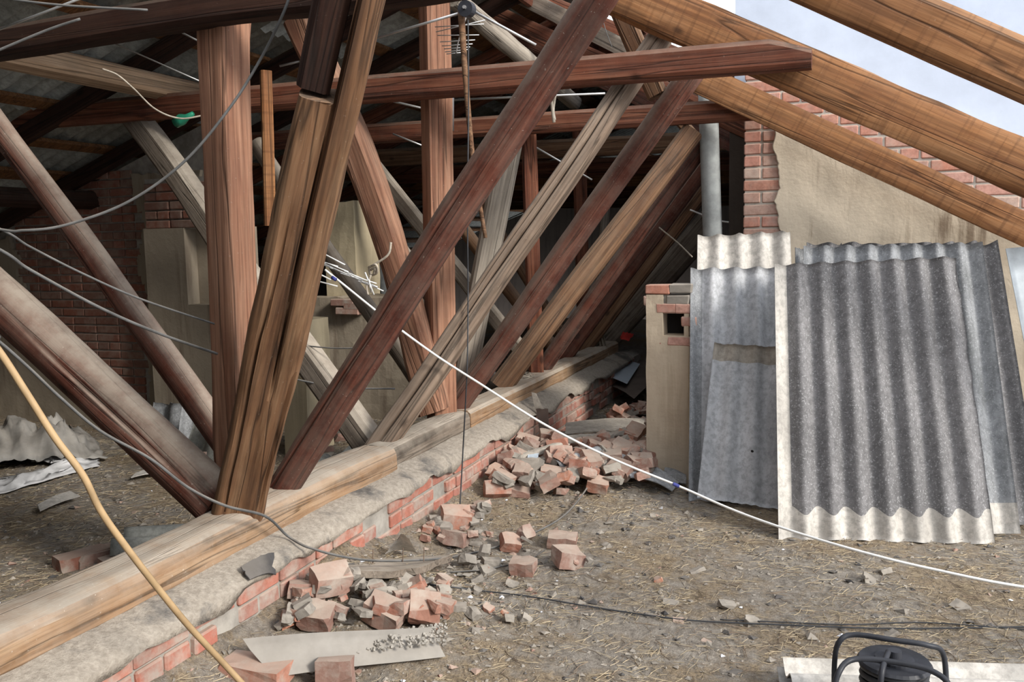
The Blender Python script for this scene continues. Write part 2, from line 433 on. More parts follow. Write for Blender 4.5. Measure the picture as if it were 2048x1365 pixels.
# ------------------------------------------------------------------ roof over the loft
ZR, ML, MR, XR = 3.74, .36, .49, -2.42
def roofL(x): return ZR-ML*(XR-x)
def roofR(x): return ZR-MR*(x-XR)
ceiling = empty('ceiling', (XR, 5, ZR)); struct(ceiling)
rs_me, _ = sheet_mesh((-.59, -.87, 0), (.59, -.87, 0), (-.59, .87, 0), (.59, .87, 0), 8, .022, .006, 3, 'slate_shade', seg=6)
def roof_sheet(x, y, side, k):
    s = math.atan(ML if side < 0 else MR)
    o = link('roof_sheet', rs_me, ceiling)
    # local x runs along the ridge, local y up the slope
    X = V((0, 1, 0)) if side < 0 else V((0, -1, 0)); Yv = V((-side*math.cos(s), 0, math.sin(s))); Zv = X.cross(Yv)
    if Zv.z < 0: X = -X; Zv = X.cross(Yv)
    z = (roofL(x) if side < 0 else roofR(x))+.05+.012*(k % 2)
    mw = Matrix.Identity(4)
    tilt = R.uniform(-.006, .006)
    for i in range(3): mw[i][0] = X[i]; mw[i][1] = (Yv+Zv*.014+X*tilt)[i]; mw[i][2] = Zv[i]; mw[i][3] = (x, y, z)[i]
    o.parent = None; o.parent = ceiling; o.matrix_parent_inverse = Matrix.Translation((-XR, -5, -ZR)); o.matrix_basis = mw
cl = math.cos(math.atan(ML)); cr_ = math.cos(math.atan(MR))
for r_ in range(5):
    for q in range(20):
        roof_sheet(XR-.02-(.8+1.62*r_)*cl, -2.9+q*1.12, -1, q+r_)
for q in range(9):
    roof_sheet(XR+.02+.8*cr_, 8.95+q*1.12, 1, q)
for r_ in range(3):  # unseen sheets added behind the camera to shade the left side
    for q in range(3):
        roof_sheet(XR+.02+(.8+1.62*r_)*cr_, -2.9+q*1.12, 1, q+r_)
def child_box(name, c, size, rot, mat, parent, base):
    b = MB(); b.box(V(c)-V(base), size, rot); return b.build(name, mat, parent)
rotL = Matrix.Rotation(-math.atan(ML), 3, 'Y'); rotR = Matrix.Rotation(math.atan(MR), 3, 'Y')
for i in range(12):
    d_ = .25+i*.58
    for (y0, y1) in ((-2.2, 3.4), (3.4, 8.2), (8.2, 18)):
        jx = R.uniform(-.03, .03); x = XR-(d_+jx)*cl
        wd = .17 if i % 3 == 1 else .11
        child_box('batten', (x, (y0+y1)/2, roofL(x)-.002), (wd, y1-y0, .032), rotL, 'wood_batten', ceiling, (XR, 5, ZR))
for i in range(3):
    x = XR+(.22+i*.58)*cr_
    child_box('batten', (x, 13.2, roofR(x)-.002), (.12, 9.6, .035), rotR, 'wood_red', ceiling, (XR, 5, ZR))
for i, x in enumerate((XR+.35, XR+.8)):
    child_box('batten', (x, 7.6, roofR(x)+.0), (.12, 1.6, .035), rotR, 'wood_red', ceiling, (XR, 5, ZR))

# ------------------------------------------------------------------ brickwork
def brick_mesh(l, d, h, sd, mat, cut=0, bev=.007, rough=.004):
    bm = bmesh.new(); bmesh.ops.create_cube(bm, size=1)
    for v in bm.verts: v.co = V((v.co.x*l, v.co.y*d, v.co.z*h))
    rr = random.Random(sd)
    if cut:
        for _ in range(cut):
            no = V((rr.uniform(-1, 1), rr.uniform(-1, 1), rr.uniform(-.7, .9))).normalized()
            r_ = bmesh.ops.bisect_plane(bm, geom=bm.verts[:]+bm.edges[:]+bm.faces[:], plane_co=no*rr.uniform(.25, .42)*min(l, d*1.4), plane_no=no, clear_outer=True)
            ed = [e for e in r_['geom_cut'] if isinstance(e, bmesh.types.BMEdge)]
            if ed: bmesh.ops.contextual_create(bm, geom=ed)
    if bev: bmesh.ops.bevel(bm, geom=bm.edges[:], offset=bev, segments=1, affect='EDGES')
    if rough and cut:
        bmesh.ops.triangulate(bm, faces=[f for f in bm.faces if len(f.verts) > 4])
    for v in bm.verts:
        n_ = noise.noise_vector(v.co*22+V((sd, 0, 0))); v.co += n_*rough
    me = bpy.data.meshes.new('brick'); bm.to_mesh(me); bm.free(); me.materials.append(MATS[mat]); return me
def brick_wall(parent, base, o, u, width, rows, mask, mat, depth_=.10, proud=.012, bl=.25, bh=.065, jo=.011, jit=.004, limit=300, header=.3):
    """o: lower start corner of the face; u: unit direction along it; face normal is u x z"""
    u = V(u).normalized(); nrm = u.cross(V((0, 0, 1)))
    lens = (bl, .12); ms = {L_: [brick_mesh(L_, depth_, bh, k*3+L_*10, mat, rough=.0035) for k in range(4)] for L_ in lens}
    cnt = 0; rot = Matrix((u, -nrm, V((0, 0, 1)))).transposed().to_4x4()
    for r_ in range(rows):
        x = 0; hd = R.random() < header; first = True
        while x < width and cnt < limit:
            L_ = .12 if (hd or R.random() < .12 or (first and r_ % 2)) else bl
            first = False
            c = x+L_/2; z = r_*(bh+jo)+bh/2
            if 0 < c < width and mask(c, z):
                p = V(o)+u*c+V((0, 0, z))+nrm*(proud-depth_/2+R.uniform(-jit, jit))
                b = link('brick', R.choice(ms[L_]), parent)
                b.matrix_basis = Matrix.Translation(p-V(base)) @ rot @ Matrix.Rotation(R.uniform(-.012, .012), 4, 'Y')
                cnt += 1
            x += L_+jo
    return cnt
def slab_grid(name, o, u, nrm, w_, h_, thick, step, inside, mat, parent=None, base=(0, 0, 0), rough=.006):
    """a sheet of render/plaster with a ragged outline: cells whose centre is 'inside'; vertices jittered"""
    u = V(u); o = V(o); nu, nv = int(w_/step), int(h_/step); vs = []; fs = []; idx = {}
    def vid(i, j, k):
        if (i, j, k) not in idx:
            jx, jz = N(i*.7, j*.7, 1)*step*.8, N(i*.7, j*.7, 6)*step*.8
            p = o+u*(i*step+jx)+V((0, 0, j*step+jz))+nrm*(thick*k+(rough*N(i*step*5, j*step*5, 3)*2+rough*N(i*step*1.5, j*step*1.5, 7)*3)*k)
            idx[(i, j, k)] = len(vs); vs.append(p-V(base))
        return idx[(i, j, k)]
    cells = {(i, j) for i in range(nu) for j in range(nv) if inside((i+.5)*step, (j+.5)*step)}
    for (i, j) in cells:
        fs.append((vid(i, j, 1), vid(i+1, j, 1), vid(i+1, j+1, 1), vid(i, j+1, 1)))
        for (di, dj, a, b) in ((-1, 0, (i, j), (i, j+1)), (1, 0, (i+1, j+1), (i+1, j)), (0, -1, (i+1, j), (i, j)), (0, 1, (i, j+1), (i+1, j+1))):
            if (i+di, j+dj) not in cells: fs.append((vid(*a, 1), vid(*b, 1), vid(*b, 0), vid(*a, 0)))
    o_ = link(name, mesh(name, vs, fs, mat, False), parent)
    o_.data.polygons.foreach_set('use_smooth', [len(f) == 4 for f in fs]); 
    try: o_.data.set_sharp_from_angle(angle=math.radians(40))
    except Exception: pass
    return o_
def prism(name, pts, y0, y1, mat, parent=None):
    """outline pts (x, z) extruded from y0 to y1"""
    n = len(pts); vs = [(x, y0, z) for x, z in pts]+[(x, y1, z) for x, z in pts]
    fs = [tuple(range(n)), tuple(range(n, 2*n))[::-1]]+[(i, i+n, (i+1) % n+n, (i+1) % n) for i in range(n)]
    me = mesh(name, vs, fs, mat); bm = bmesh.new(); bm.from_mesh(me); bmesh.ops.recalc_face_normals(bm, faces=bm.faces); bm.to_mesh(me); bm.free()
    return link(name, me, parent)
# right gable wall: brick core, cream render that has come away at the left edge and at the top
YG = 6.86
c0 = P(1487, 300, y=YG).x
def gtop(x):
    a, b = P(1500, 118, y=YG), P(2048, 330, y=YG); return a.z+(b.z-a.z)*(x-a.x)/(b.x-a.x)
wall_right = struct(prism('wall_right', [(c0, -.1), (4.4, -.1), (4.4, max(.3, gtop(4.4))), (c0+.02, gtop(c0))], YG, YG+.28, 'mortar_light'))
def rtop(x):
    a, b = P(1540, 225, y=YG), P(2048, 440, y=YG); return a.z+(b.z-a.z)*(x-a.x)/(b.x-a.x)
def redge(z):
    return (P(1556, 300, y=YG).x-c0)+.12*N(z*2.3, 1, 1)+.07*N(z*6.5, 4, 1)+(.04 if z > 2.75 else 0)-(.10*sstep(2.72, 2.8, z))
cv = []; cf = []; NS, NTT = 90, 100
for k in (1, 0):
    for t in range(NTT+1):
        for s_ in range(NS+1):
            u_ = 1.5
            for _ in range(4):
                z_ = t/NTT*(rtop(c0+u_)+.03*N(u_*5, 3, 3)+.02*N(u_*17, 3, 3)); e_ = redge(z_)+.02*N(z_*19, 2, 2)+.012*N(z_*43, 5, 2); u_ = e_+(s_/NS)**1.3*(3.3-e_)
            cv.append((c0+u_, YG-k*(.028+.008*N(u_*5, z_*5, 3)+.012*N(u_*1.5, z_*1.5, 7)), z_))
W1 = NS+1; K1 = W1*(NTT+1)
for t in range(NTT):
    for s_ in range(NS): a = t*W1+s_; cf.append((a, a+1, a+W1+1, a+W1))
nsm = len(cf)
cf += [(t*W1, (t+1)*W1, (t+1)*W1+K1, t*W1+K1) for t in range(NTT)]+[(NTT*W1+i, NTT*W1+i+1, NTT*W1+i+1+K1, NTT*W1+i+K1) for i in range(NS)]
rc = link('render_coat', mesh('render_coat', cv, cf, 'plaster_cream'), wall_right)
rc.data.polygons.foreach_set('use_smooth', [True]*nsm+[False]*(len(cf)-nsm))
brick_wall(wall_right, (0, 0, 0), (c0+.005, YG, 1.62), (1, 0, 0), 2.6, 20,
           lambda uu, vv: (vv+1.62 < gtop(c0+uu)-.03) and not (uu > redge(vv+1.62)+.16 and vv+1.62 < rtop(c0+uu)-.10), 'brick_gable', proud=.010, jit=.004, bl=.27, bh=.076, jo=.014)
# spine wall under the sill beams
XF = -2.13
wall_spine = struct(prism('wall_spine', [(-2.50, -.05), (XF-.005, -.05), (XF-.005, .36), (-2.22, .405), (-2.50, .405)], .9, 9.6, 'mortar'))
brick_wall(wall_spine, (0, 0, 0), (XF, .9, .06), (0, 1, 0), 8.6, 4, lambda a, b: .9+a > 1.7 and R.random() > .07+.10*(b < .1), 'brick_spine', depth_=.09, proud=.010, jit=.012, header=.35)
# felt strip folded over the shoulder of the spine wall
fv = []; ff = []; prof = [(-2.32, .44), (-2.26, .432), (-2.20, .418), (-2.145, .398), (XF+.022, .372), (XF+.028, .345)]
ny = 170
for i in range(ny+1):
    y = 1.0+8.1*i/ny
    for k, (x, z) in enumerate(prof):
        lo = .05*N(y*2.3, 2, 1)+.03*N(y*7, 3, 1) if k == 5 else (.02*N(y*2.3, 2, 1) if k == 4 else 0)
        bump = .014*N(y*3, k*.8, 1)+.008*N(y*9, k*.9, 2)
        fv.append(V((x+bump*(1 if k > 2 else .3)+(.015 if k == 5 else 0)*N(y*4, 7, 1), y, z+bump*.8+lo)))
for i in range(ny):
    for k in range(5): ff.append((i*6+k, i*6+k+1, (i+1)*6+k+1, (i+1)*6+k))
fe = link('felt_strip', mesh('felt_strip', fv, ff, 'felt_dusty', True), wall_spine)
so = fe.modifiers.new('thick', 'SOLIDIFY'); so.thickness = .006; so.offset = 1
# left partition wall with its brick patch and pier
YL = 6.05
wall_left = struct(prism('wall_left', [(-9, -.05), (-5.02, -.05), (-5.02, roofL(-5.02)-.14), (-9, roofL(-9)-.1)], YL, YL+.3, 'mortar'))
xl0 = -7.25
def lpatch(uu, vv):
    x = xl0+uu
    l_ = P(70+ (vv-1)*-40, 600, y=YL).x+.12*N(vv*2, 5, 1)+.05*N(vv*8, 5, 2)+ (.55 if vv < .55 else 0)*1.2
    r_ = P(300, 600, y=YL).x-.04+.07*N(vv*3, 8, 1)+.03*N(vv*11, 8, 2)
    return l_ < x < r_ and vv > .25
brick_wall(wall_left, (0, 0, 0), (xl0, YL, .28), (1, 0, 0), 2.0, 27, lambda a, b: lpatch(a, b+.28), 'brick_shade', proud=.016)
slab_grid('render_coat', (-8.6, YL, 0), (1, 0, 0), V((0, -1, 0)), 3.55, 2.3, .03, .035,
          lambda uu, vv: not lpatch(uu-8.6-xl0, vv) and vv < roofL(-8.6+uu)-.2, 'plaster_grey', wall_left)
# pier standing proud of the partition, brick head above a plastered shaft, shallow niche on its right
xa, xb, xc_ = P(296, 600, y=YL-.25).x, P(376, 600, y=YL-.25).x, P(440, 600, y=YL-.25).x
pier = empty('chimney_breast', (xa, YL-.25, 0), 'plastered chimney breast with a brick head against the left partition wall', 'chimney')
zn = P(400, 610, y=YL-.25).z; zt = P(400, 455, y=YL-.25).z
def relx(o_, base):  # move mesh data so the object sits on its parent's origin
    for v in o_.data.vertices: v.co -= V(base)
    return o_
b = MB(); b.box(((xa+xb)/2, YL-.125, zt/2), (xb-xa, .25, zt)); b.box(((xb+xc_)/2+.1, YL-.125, zn/2), (xc_-xb+.2, .25, zn)); b.box(((xb+xc_)/2+.1, YL-.05, (zn+zt)/2), (xc_-xb+.2, .12, zt-zn))
b.v = [v-V((xa, YL-.25, 0)) for v in b.v]; b.build('shaft', 'plaster_grey', pier)
b = MB(); zz = zt
b.box(((xa+xc_)/2+.1, YL-.11, zz+.2), (xc_-xa+.16, .22, .42)); b.v = [v-V((xa, YL-.25, 0)) for v in b.v]; b.build('core', 'mortar', pier)
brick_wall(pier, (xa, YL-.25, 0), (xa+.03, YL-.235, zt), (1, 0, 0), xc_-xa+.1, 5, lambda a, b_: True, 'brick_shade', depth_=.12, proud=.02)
# dark wall in place of the loft's unlit depth, and added walls against stray light
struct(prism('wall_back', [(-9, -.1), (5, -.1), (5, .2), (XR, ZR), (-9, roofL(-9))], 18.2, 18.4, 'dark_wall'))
struct(prism('wall_eaves_block', [(-9.2, -.1), (-9.0, -.1), (-9.0, roofL(-9.0)+.02), (-9.2, roofL(-9.2)+.02)], -3.4, 18.3, 'dark_wall'))  # added to stop light leaking in under the left slope
struct(prism('wall_shade_front', [(-9, -.1), (3, -.1), (3, roofR(3)), (XR, ZR), (-9, roofL(-9))], -3.6, -3.4, 'dark_wall'))  # unseen wall added behind the camera to cut the frontal light
# neighbouring house: a smooth white gable end beyond the open roof
YW = YG+.32; xw = P(1470, 40, y=YW).x
house = empty('neighbour_house', (xw, YW, 0), 'taller white rendered house wall rising beyond the open rafters, top right', 'building')
v_ = prism('wall', [(xw, -.2), (7, -.2), (7, 9), (xw, 9)], YW, 18.1, 'plaster_white')
relx(v_, (xw, YW, 0)); v_.parent = house
bpy.context.view_layer.update()

struct(prism('wall_dark_sheet', [(xw-.03, -.1), (c0+.3, -.1), (c0+.3, 2.72), (xw-.03, 2.86)], YG+.285, YG+.318, 'dark_wall'))  # thin dark sheet added over the white wall so the gap looks unlit
# ------------------------------------------------------------------ timbers of the roof frame
def sill(y0, y1, name_label, mat, shape, wd=.20, ht=.155, **k):
    return timber('sill_beam', name_label, (-2.365, y0, .46), (-2.365, y1, .46), wd, ht, mat, shape, up=(0, 0, 1), **k)
sill(.6, 4.08, 'nearest sill beam, a dusty round-edged log with an orange flank, under the split log strut', 'wood_sill', 'hewn', wd=.24, ht=.20, rough=.012, wild=.03, cracks=((8, .02, .02, .05, .6),), M=28, seed=3)
sill(4.10, 5.12, 'short dusty grey sill beam between the first and third lengths', 'wood_grey', 'hewn', wd=.20, ht=.18, rough=.008, M=20)
sill(5.14, 9.1, 'far straight squared sill beam with drying cracks, ending at the hanging cloth', 'wood_sill', 'square', wd=.20, ht=.18, rough=.005, cracks=((0, .02, .02, .0, .5), (5, .02, .015, .55, .95)), M=24)

# tie beams across the trusses
def zline(px, py, z): return P(px, py, z=z)
def tie(label, Y, zb, x0, x1, w_, h_, mat, dz=0, **k):
    return timber('tie_beam', label, (x0, Y, zb+h_/2), (x1, Y, zb+h_/2+dz), w_, h_, mat, k.pop('shape', 'square'), up=(0, 0, 1), **k)
a = P(0, 120, y=3.0); b_ = P(660, 20, y=3.0)
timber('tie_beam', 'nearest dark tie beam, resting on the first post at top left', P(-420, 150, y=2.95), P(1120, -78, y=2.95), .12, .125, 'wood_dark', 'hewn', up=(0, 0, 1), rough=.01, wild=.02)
timber('tie_beam', 'long tie beam whose cut end lies over the bright rafter', P(-250, 262, y=4.9), P(1624, 106, y=4.9), .12, .160, 'wood_red', 'square', up=(0, 0, 1), rough=.003, chamfer=(.20, .065))
timber('tie_beam', 'second long tie beam, running behind the second rafter to the brick corner', P(-200, 330, y=6.7), P(1530, 217, y=6.7), .10, .158, 'wood_red', 'square', up=(0, 0, 1), rough=.003)
timber('tie_beam', 'grey-topped rounded tie beam, third from the front', P(500, 330, y=8.8), P(1560, 275, y=8.8), .12, .19, 'wood_brown', 'hewn', up=(0, 0, 1), rough=.006)
timber('tie_beam', 'fourth tie beam from the front', P(500, 365, y=10.2), P(1560, 318, y=10.2), .10, .20, 'wood_red', 'square', up=(0, 0, 1))
timber('tie_beam', 'fifth tie beam from the front', P(500, 385, y=11.6), P(1560, 348, y=11.6), .10, .19, 'wood_orange', 'square', up=(0, 0, 1))
timber('tie_beam', 'sixth tie beam from the front', P(500, 407, y=13), P(1560, 376, y=13), .10, .19, 'wood_red', 'square', up=(0, 0, 1))
timber('tie_beam', 'rearmost tie beam against the dark end of the loft', P(500, 420, y=14.4), P(1560, 398, y=14.4), .10, .18, 'wood_brown', 'square', up=(0, 0, 1))

# posts
def post(label, top, bot, Y, wpx, mat, roll=0, Xp=None, **k):
    p1 = P(bot[0], bot[1], y=Y); p2 = P(top[0], top[1], y=Y); w_ = wpx*depth(p1)/F
    p1.z = .47 if k.pop('ground', False) is False else p1.z
    return timber('post', label, p1, p2, w_, w_*.95, mat, up=TOCAM(p1), roll=roll, **k)
post('first upright post, two-toned, standing behind the split log', (448, 40), (482, 985), 3.06, 74, 'wood_pink', 42, rough=.010, M=36, shape='square', cracks=((130, .02, .014, .35, 1.0), (60, .012, .01, .0, .5)))
post('second upright post with a rough right edge, beneath the mast antenna', (868, 0), (884, 835), 5.08, 50, 'wood_pink', 22, rough=.008, shape='square', M=28)
post('third upright post, slim and square, behind the slanted struts', (1056, 225), (1072, 700), 6.85, 30, 'wood_red', 0, shape='square')
post('fourth upright post, partly behind the rear struts', (1158, 260), (1168, 690), 8.9, 26, 'wood_red', 0, shape='square')
post('bleached leaning post with a split face between the second and third posts', (1026, 250), (912, 790), 5.35, 46, 'wood_pale', 10, rough=.01, shape='hewn', cracks=((90, .02, .015, .3, .9),), M=24)
post('thin bleached post far back beside the blue cloth', (1212, 400), (1190, 640), 9.6, 19, 'wood_pale', 0, shape='round')
post('short plank hung upright from the second tie beam behind the split log', (532, 142), (540, 452), 4.6, 22, 'wood_orange', 10, shape='hewn', rough=.01, ground=True)

# the big split log
p1 = P(478, 1022, x=-2.375); w_ = 97*depth(p1)/F
q2 = P(705, 0, d=w_*F/128); q2 = p1+(q2-p1)*1.22
Lb = (q2-p1).length
biglog = timber('strut', 'thick split log strut in the foreground with a notch cut near its top', p1, q2, w_, w_, 'wood_big', 'hewn', up=TOCAM(p1), rough=.016, M=84, step=.03,
       cracks=((97, .008, .06, .25, .86), (60, .006, .04, .02, .55), (128, .006, .03, .0, .30)), clamp=(Lb*.745*1.14/1.22, 'y', -.012, 1, -1), seed=11)
X = (q2-p1).normalized(); Z = TOCAM(p1); Z = (Z-X*Z.dot(X)).normalized(); Yl = Z.cross(X)
LEFT = Yl if Yl.dot(RIGHT) < 0 else -Yl
a = p1+X*(Lb*.752*1.14/1.22)+LEFT*.062-Z*.01; b_ = q2+LEFT*.062-Z*.01
timber('strut', 'dark upper timber seated on the notch of the split log strut', a, b_, .115, .16, 'wood_dark', 'hewn', up=Z, rough=.012)

# slanted struts rising to the right, front to back
RS = [  # label, foot, top, Y, width, material, shape, cracks
 ('thick dark red round strut rising right from beside the split log', (545, 1010), (1195, -10), 3.24, 62, 'wood_deep', 'round', ((75, .006, .025, .02, .62), (118, .005, .02, .5, .9)), .016),
 ('grey cracked strut rising right, its twisted foot second along the sill', (752, 905), (1325, 70), 4.22, 50, 'wood_drift', 'hewn', ((88, .008, .05, .01, .99), (60, .005, .02, .3, .8)), .035, 5.15),
 ('round red strut rising right with a pale worn head near the second tie beam', (905, 822), (1392, 135), 5.22, 47, 'wood_deep', 'round', ((80, .006, .015, .1, .5),), .012, 5.35),
 ('red strut with a step halfway, fourth of those rising right', (1000, 775), (1386, 262), 6.1, 43, 'wood_brown', 'hewn', (), .012, 6.75),
 ('slim red strut rising right, fifth along the sill', (1083, 742), (1425, 262), 7.0, 32, 'wood_deep', 'round', (), .008),
 ('slim straight strut rising right, sixth along the sill', (1128, 718), (1428, 310), 7.8, 28, 'wood_deep', 'hewn', (), .006),
 ('slim strut rising right, seventh along the sill', (1165, 705), (1430, 355), 8.6, 25, 'wood_brown', 'hewn', (), .006),
]
for lab, f_, t_, Y_, wp, mt, sh, ck, wl, *y2 in RS:
    member('strut', lab, f_, t_, Y_, wp, mt, Y2=y2[0] if y2 else None, toroof=Y_ < 4, shape=sh, cracks=ck, wild=wl, M=64 if ck else 16, taper=.95 if Y_ > 4 else 1.0, rough=.008)
member('strut', 'stout dusty strut rearmost of those rising right, above the rubble', (1205, 690), (1425, 440), 9.3, 50, 'wood_grey', shape='hewn')
# slanted struts rising to the left
LS = [
 ('thickest round strut rising left from the foot of the split log, dust on top', (440, 1012), (-30, 575), 2.93, 108, 'wood_deep', 'round', ((100, .007, .03, .02, .35),), .02, 1.0),
 ('long grey-topped round strut rising left across the brick patch', (500, 950), (-40, 205), 3.35, 62, 'wood_deep', 'round', ((62, .006, .03, .10, .97),), .03, .85),
 ('squared grey strut rising left to the second tie beam over the chimney breast', (742, 893), (268, 232), 4.34, 62, 'wood_grey', 'hewn', (), .02, .95, 5.0),
 ('slim grey strut rising left behind the split log', (880, 830), (510, 285), 5.36, 38, 'wood_grey', 'round', (), .015, .9),
 ('grey strut rising left behind the thick red strut, near the second post', (1000, 790), (748, 425), 6.24, 38, 'wood_grey', 'round', (), .01, .9),
 ('slim dusty strut rising left from the fifth footing', (1082, 752), (748, 332), 7.13, 30, 'wood_grey', 'hewn', (), .01, 1.0),
 ('slim strut rising left from the sixth footing', (1128, 725), (870, 385), 7.93, 27, 'wood_brown', 'round', (), .01, 1.0),
 ('slim strut rising left from the seventh footing', (1160, 730), (960, 400), 8.72, 24, 'wood_brown', 'round', (), .01, 1.0),
]
for lab, f_, t_, Y_, wp, mt, sh, ck, wl, tp, *y2 in LS:
    member('strut', lab, f_, t_, Y_, wp, mt, Y2=y2[0] if y2 else None, toroof=Y_ < 4, shape=sh, cracks=ck, wild=wl, M=64 if ck else 16, taper=tp, rough=.007)
member('strut', 'square pinkish strut running down left to right, tied with pale cord', (868, 825), (600, 40), 4.95, 60, 'wood_pink', shape='hewn', bend=-.10, rough=.012)

# rafters
def rafter(label, a, b, Y, wpx, mat, ww=.07, **k):
    p1 = P(a[0], a[1], y=Y); p2 = P(b[0], b[1], y=Y); h_ = wpx*depth(p1)/F
    if Y < 6: u_ = (p2-p1)/(p2.x-p1.x); p1, p2 = p1+u_*(XR+.05-p1.x), p2+u_*(3.4-p2.x)   # ridge to eaves
    return timber('rafter', label, p1, p2, ww, h_, mat, k.pop('shape', 'hewn'), up=(0, 0, 1), **k)
rafter('nearest rafter crossing the top right corner', (1560, -72), (2130, 178), 3.05, 100, 'wood_orange', .09, shape='square')
rafter('bright orange waney-edged rafter descending right over the white wall', (1205, -30), (2130, 372), 5.03, 88, 'wood_orange', .10, rough=.014, shape='hewn')
rafter('red-brown rafter crossing the rendered wall above the slate stacks', (1345, 133), (2130, 497), 6.58, 56, 'wood_orange', .07, shape='square')
def roof_rafter(label, Y, x0, x1, side, h_, ww, mat, **k):
    f = roofL if side < 0 else roofR
    return timber('rafter', label, (x0, Y, f(x0)-.03-h_/2), (x1, Y, f(x1)-.03-h_/2), ww, h_, mat, k.pop('shape', 'square'), up=(0, 0, 1), **k)
LSL = ['left-slope rafter of the nearest truss, dark under the slates', 'left-slope rafter between the first and second posts', 'left-slope rafter over the second post', 'left-slope rafter behind the second post',
       'left-slope rafter at the third post', 'left-slope rafter behind the third post', 'left-slope rafter at the fourth post', 'left-slope rafter past the fourth post', 'deep left-slope rafter near the back', 'last left-slope rafter before the back wall']
for lab, Y_ in zip(LSL, (2.2, 3.3, 4.85, 5.9, 6.85, 7.9, 8.95, 10.1, 11.6, 13.2)):
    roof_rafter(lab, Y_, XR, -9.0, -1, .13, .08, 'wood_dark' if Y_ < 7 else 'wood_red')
RSL = ['open right-slope rafter just past the second rafter', 'right-slope rafter with sky behind it, above the second tie beam', 'right-slope rafter at the edge of the remaining slates', 'covered right-slope rafter behind the fibre pipe',
       'covered right-slope rafter over the fifth tie beam', 'covered right-slope rafter over the sixth tie beam', 'covered right-slope rafter at the dark end']
for lab, Y_ in zip(RSL, (7.35, 8.15, 8.9, 10.1, 11.5, 12.9, 14.3)):
    roof_rafter(lab, Y_, XR, -.82 if Y_ > 7.1 else 3, 1, .16, .07, 'wood_red')
# purlins under the left slope, ridge pieces
def purlin(label, px, py, Y, drop, y0, y1, w_, h_, mat, **k):
    # the point the photo shows is put at the height of the slope above it
    r = ray(px, py); t = (ZR-drop-EYE.z-ML*(XR-EYE.x))/(r.z-ML*r.x); p = EYE+r*t
    return timber('purlin', label, (p.x, y0, p.z), (p.x, y1, p.z), w_, h_, mat, k.pop('shape', 'square'), up=(-ML, 0, 1), **k)
purlin('sunlit sawn purlin under the left slope, top left', 170, 142, 4, .30, 1.2, 5.6, .12, .15, 'wood_tan')
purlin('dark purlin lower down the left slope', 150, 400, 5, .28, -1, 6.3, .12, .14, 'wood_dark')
timber('purlin', 'ridge board along the peak of the roof', (XR, -2, ZR-.14), (XR, 16, ZR-.14), .05, .18, 'wood_red', 'square', up=(0, 0, 1))
timber('brace', 'rough round log with frayed dusty bark slanting down below the ridge', P(905, -5, y=5.9), P(1150, 205, y=8.0), .14, .14, 'wood_pale', 'round', rough=.02)
member('brace', 'short brace dropping from the bright rafter past the long tie beam', (1316, 192), (1212, -45), 5.35, 40, 'wood_brown', shape='square')
member('brace', 'small brace under the second tie beam beside the fibre pipe', (1390, 275), (1345, 225), 6.9, 22, 'wood_brown', shape='square')
timber('plank', 'weathered grey plank slanting across the open sky near the ridge', P(1030, -14, y=6.9), P(1270, 108, y=6.9), .04, .13, 'wood_grey', 'square', up=(0, 0, 1), cat='board')
timber('plank', 'red board with a cut end slanting below the grey plank', P(975, 22, y=7.15), P(1500, 260, y=7.15), .04, .15, 'wood_red', 'square', up=(0, 0, 1), cat='board')
timber('plank', 'second red board under the open part of the right slope', P(1010, 60, y=7.6), P(1500, 300, y=7.6), .04, .17, 'wood_deep', 'square', up=(0, 0, 1), cat='board')

# ------------------------------------------------------------------ chimneys and wall pieces in the left half
def block(name, label, px0, px1, pyt, Y, mat, cat, dy=.35, z0=0, wob=.01, top=None):
    p, q = P(px0, pyt, y=Y), P(px1, pyt, y=Y); e = empty(name, (p.x, Y, 0), label, cat)
    n = 14; b = MB(); L_ = q.x-p.x; m_ = max(2, int(L_/.08))
    vs = []; fs = []
    for k in (0, 1):
        for j in range(n+1):
            for i in range(m_+1):
                vs.append((L_*i/m_+wob*N(j*.8, i*.7, Y), k*dy+wob*N(i*.6, j*.6, Y+3), p.z*j/n+wob*1.5*N(i*.9, 5, Y)*(j == n)))
    K = (n+1)*(m_+1); W_ = m_+1
    for j in range(n):
        for i in range(m_): a = j*W_+i; fs.append((a, a+1, a+W_+1, a+W_)); fs.append((K+a, K+a+W_, K+a+W_+1, K+a+1))
        fs.append((j*W_, (j+1)*W_, K+(j+1)*W_, K+j*W_)); a = j*W_+m_; fs.append((a, K+a, K+a+W_, a+W_))
    for i in range(m_): a = n*W_+i; fs.append((a, a+1, K+a+1, K+a))
    link('shaft', mesh('shaft', vs, fs, mat), e); return e, p, q
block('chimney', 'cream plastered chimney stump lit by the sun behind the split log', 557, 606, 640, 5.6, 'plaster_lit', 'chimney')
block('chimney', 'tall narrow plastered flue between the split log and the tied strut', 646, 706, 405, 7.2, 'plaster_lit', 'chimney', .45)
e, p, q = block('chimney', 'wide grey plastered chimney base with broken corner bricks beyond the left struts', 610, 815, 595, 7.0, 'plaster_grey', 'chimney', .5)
bm_ = brick_mesh(.24, .12, .065, 5, 'brick_loose', 0)
for i, (a, b_) in enumerate(((690, 605), (700, 622), (716, 612))):
    o = link('brick', bm_, e); o.location = P(a, b_, y=6.97)-e.location
cable_pipe = MB(); t_ = P(760, 375, y=8.3); cable_pipe.tube([(t_.x, 8.3, 0), (t_.x, 8.3, t_.z)], .045, 12)
tag(cable_pipe.build('vent_pipe', 'pipe_asbestos', None, True), 'thin pale vent pipe standing far back between the left struts', 'pipe')
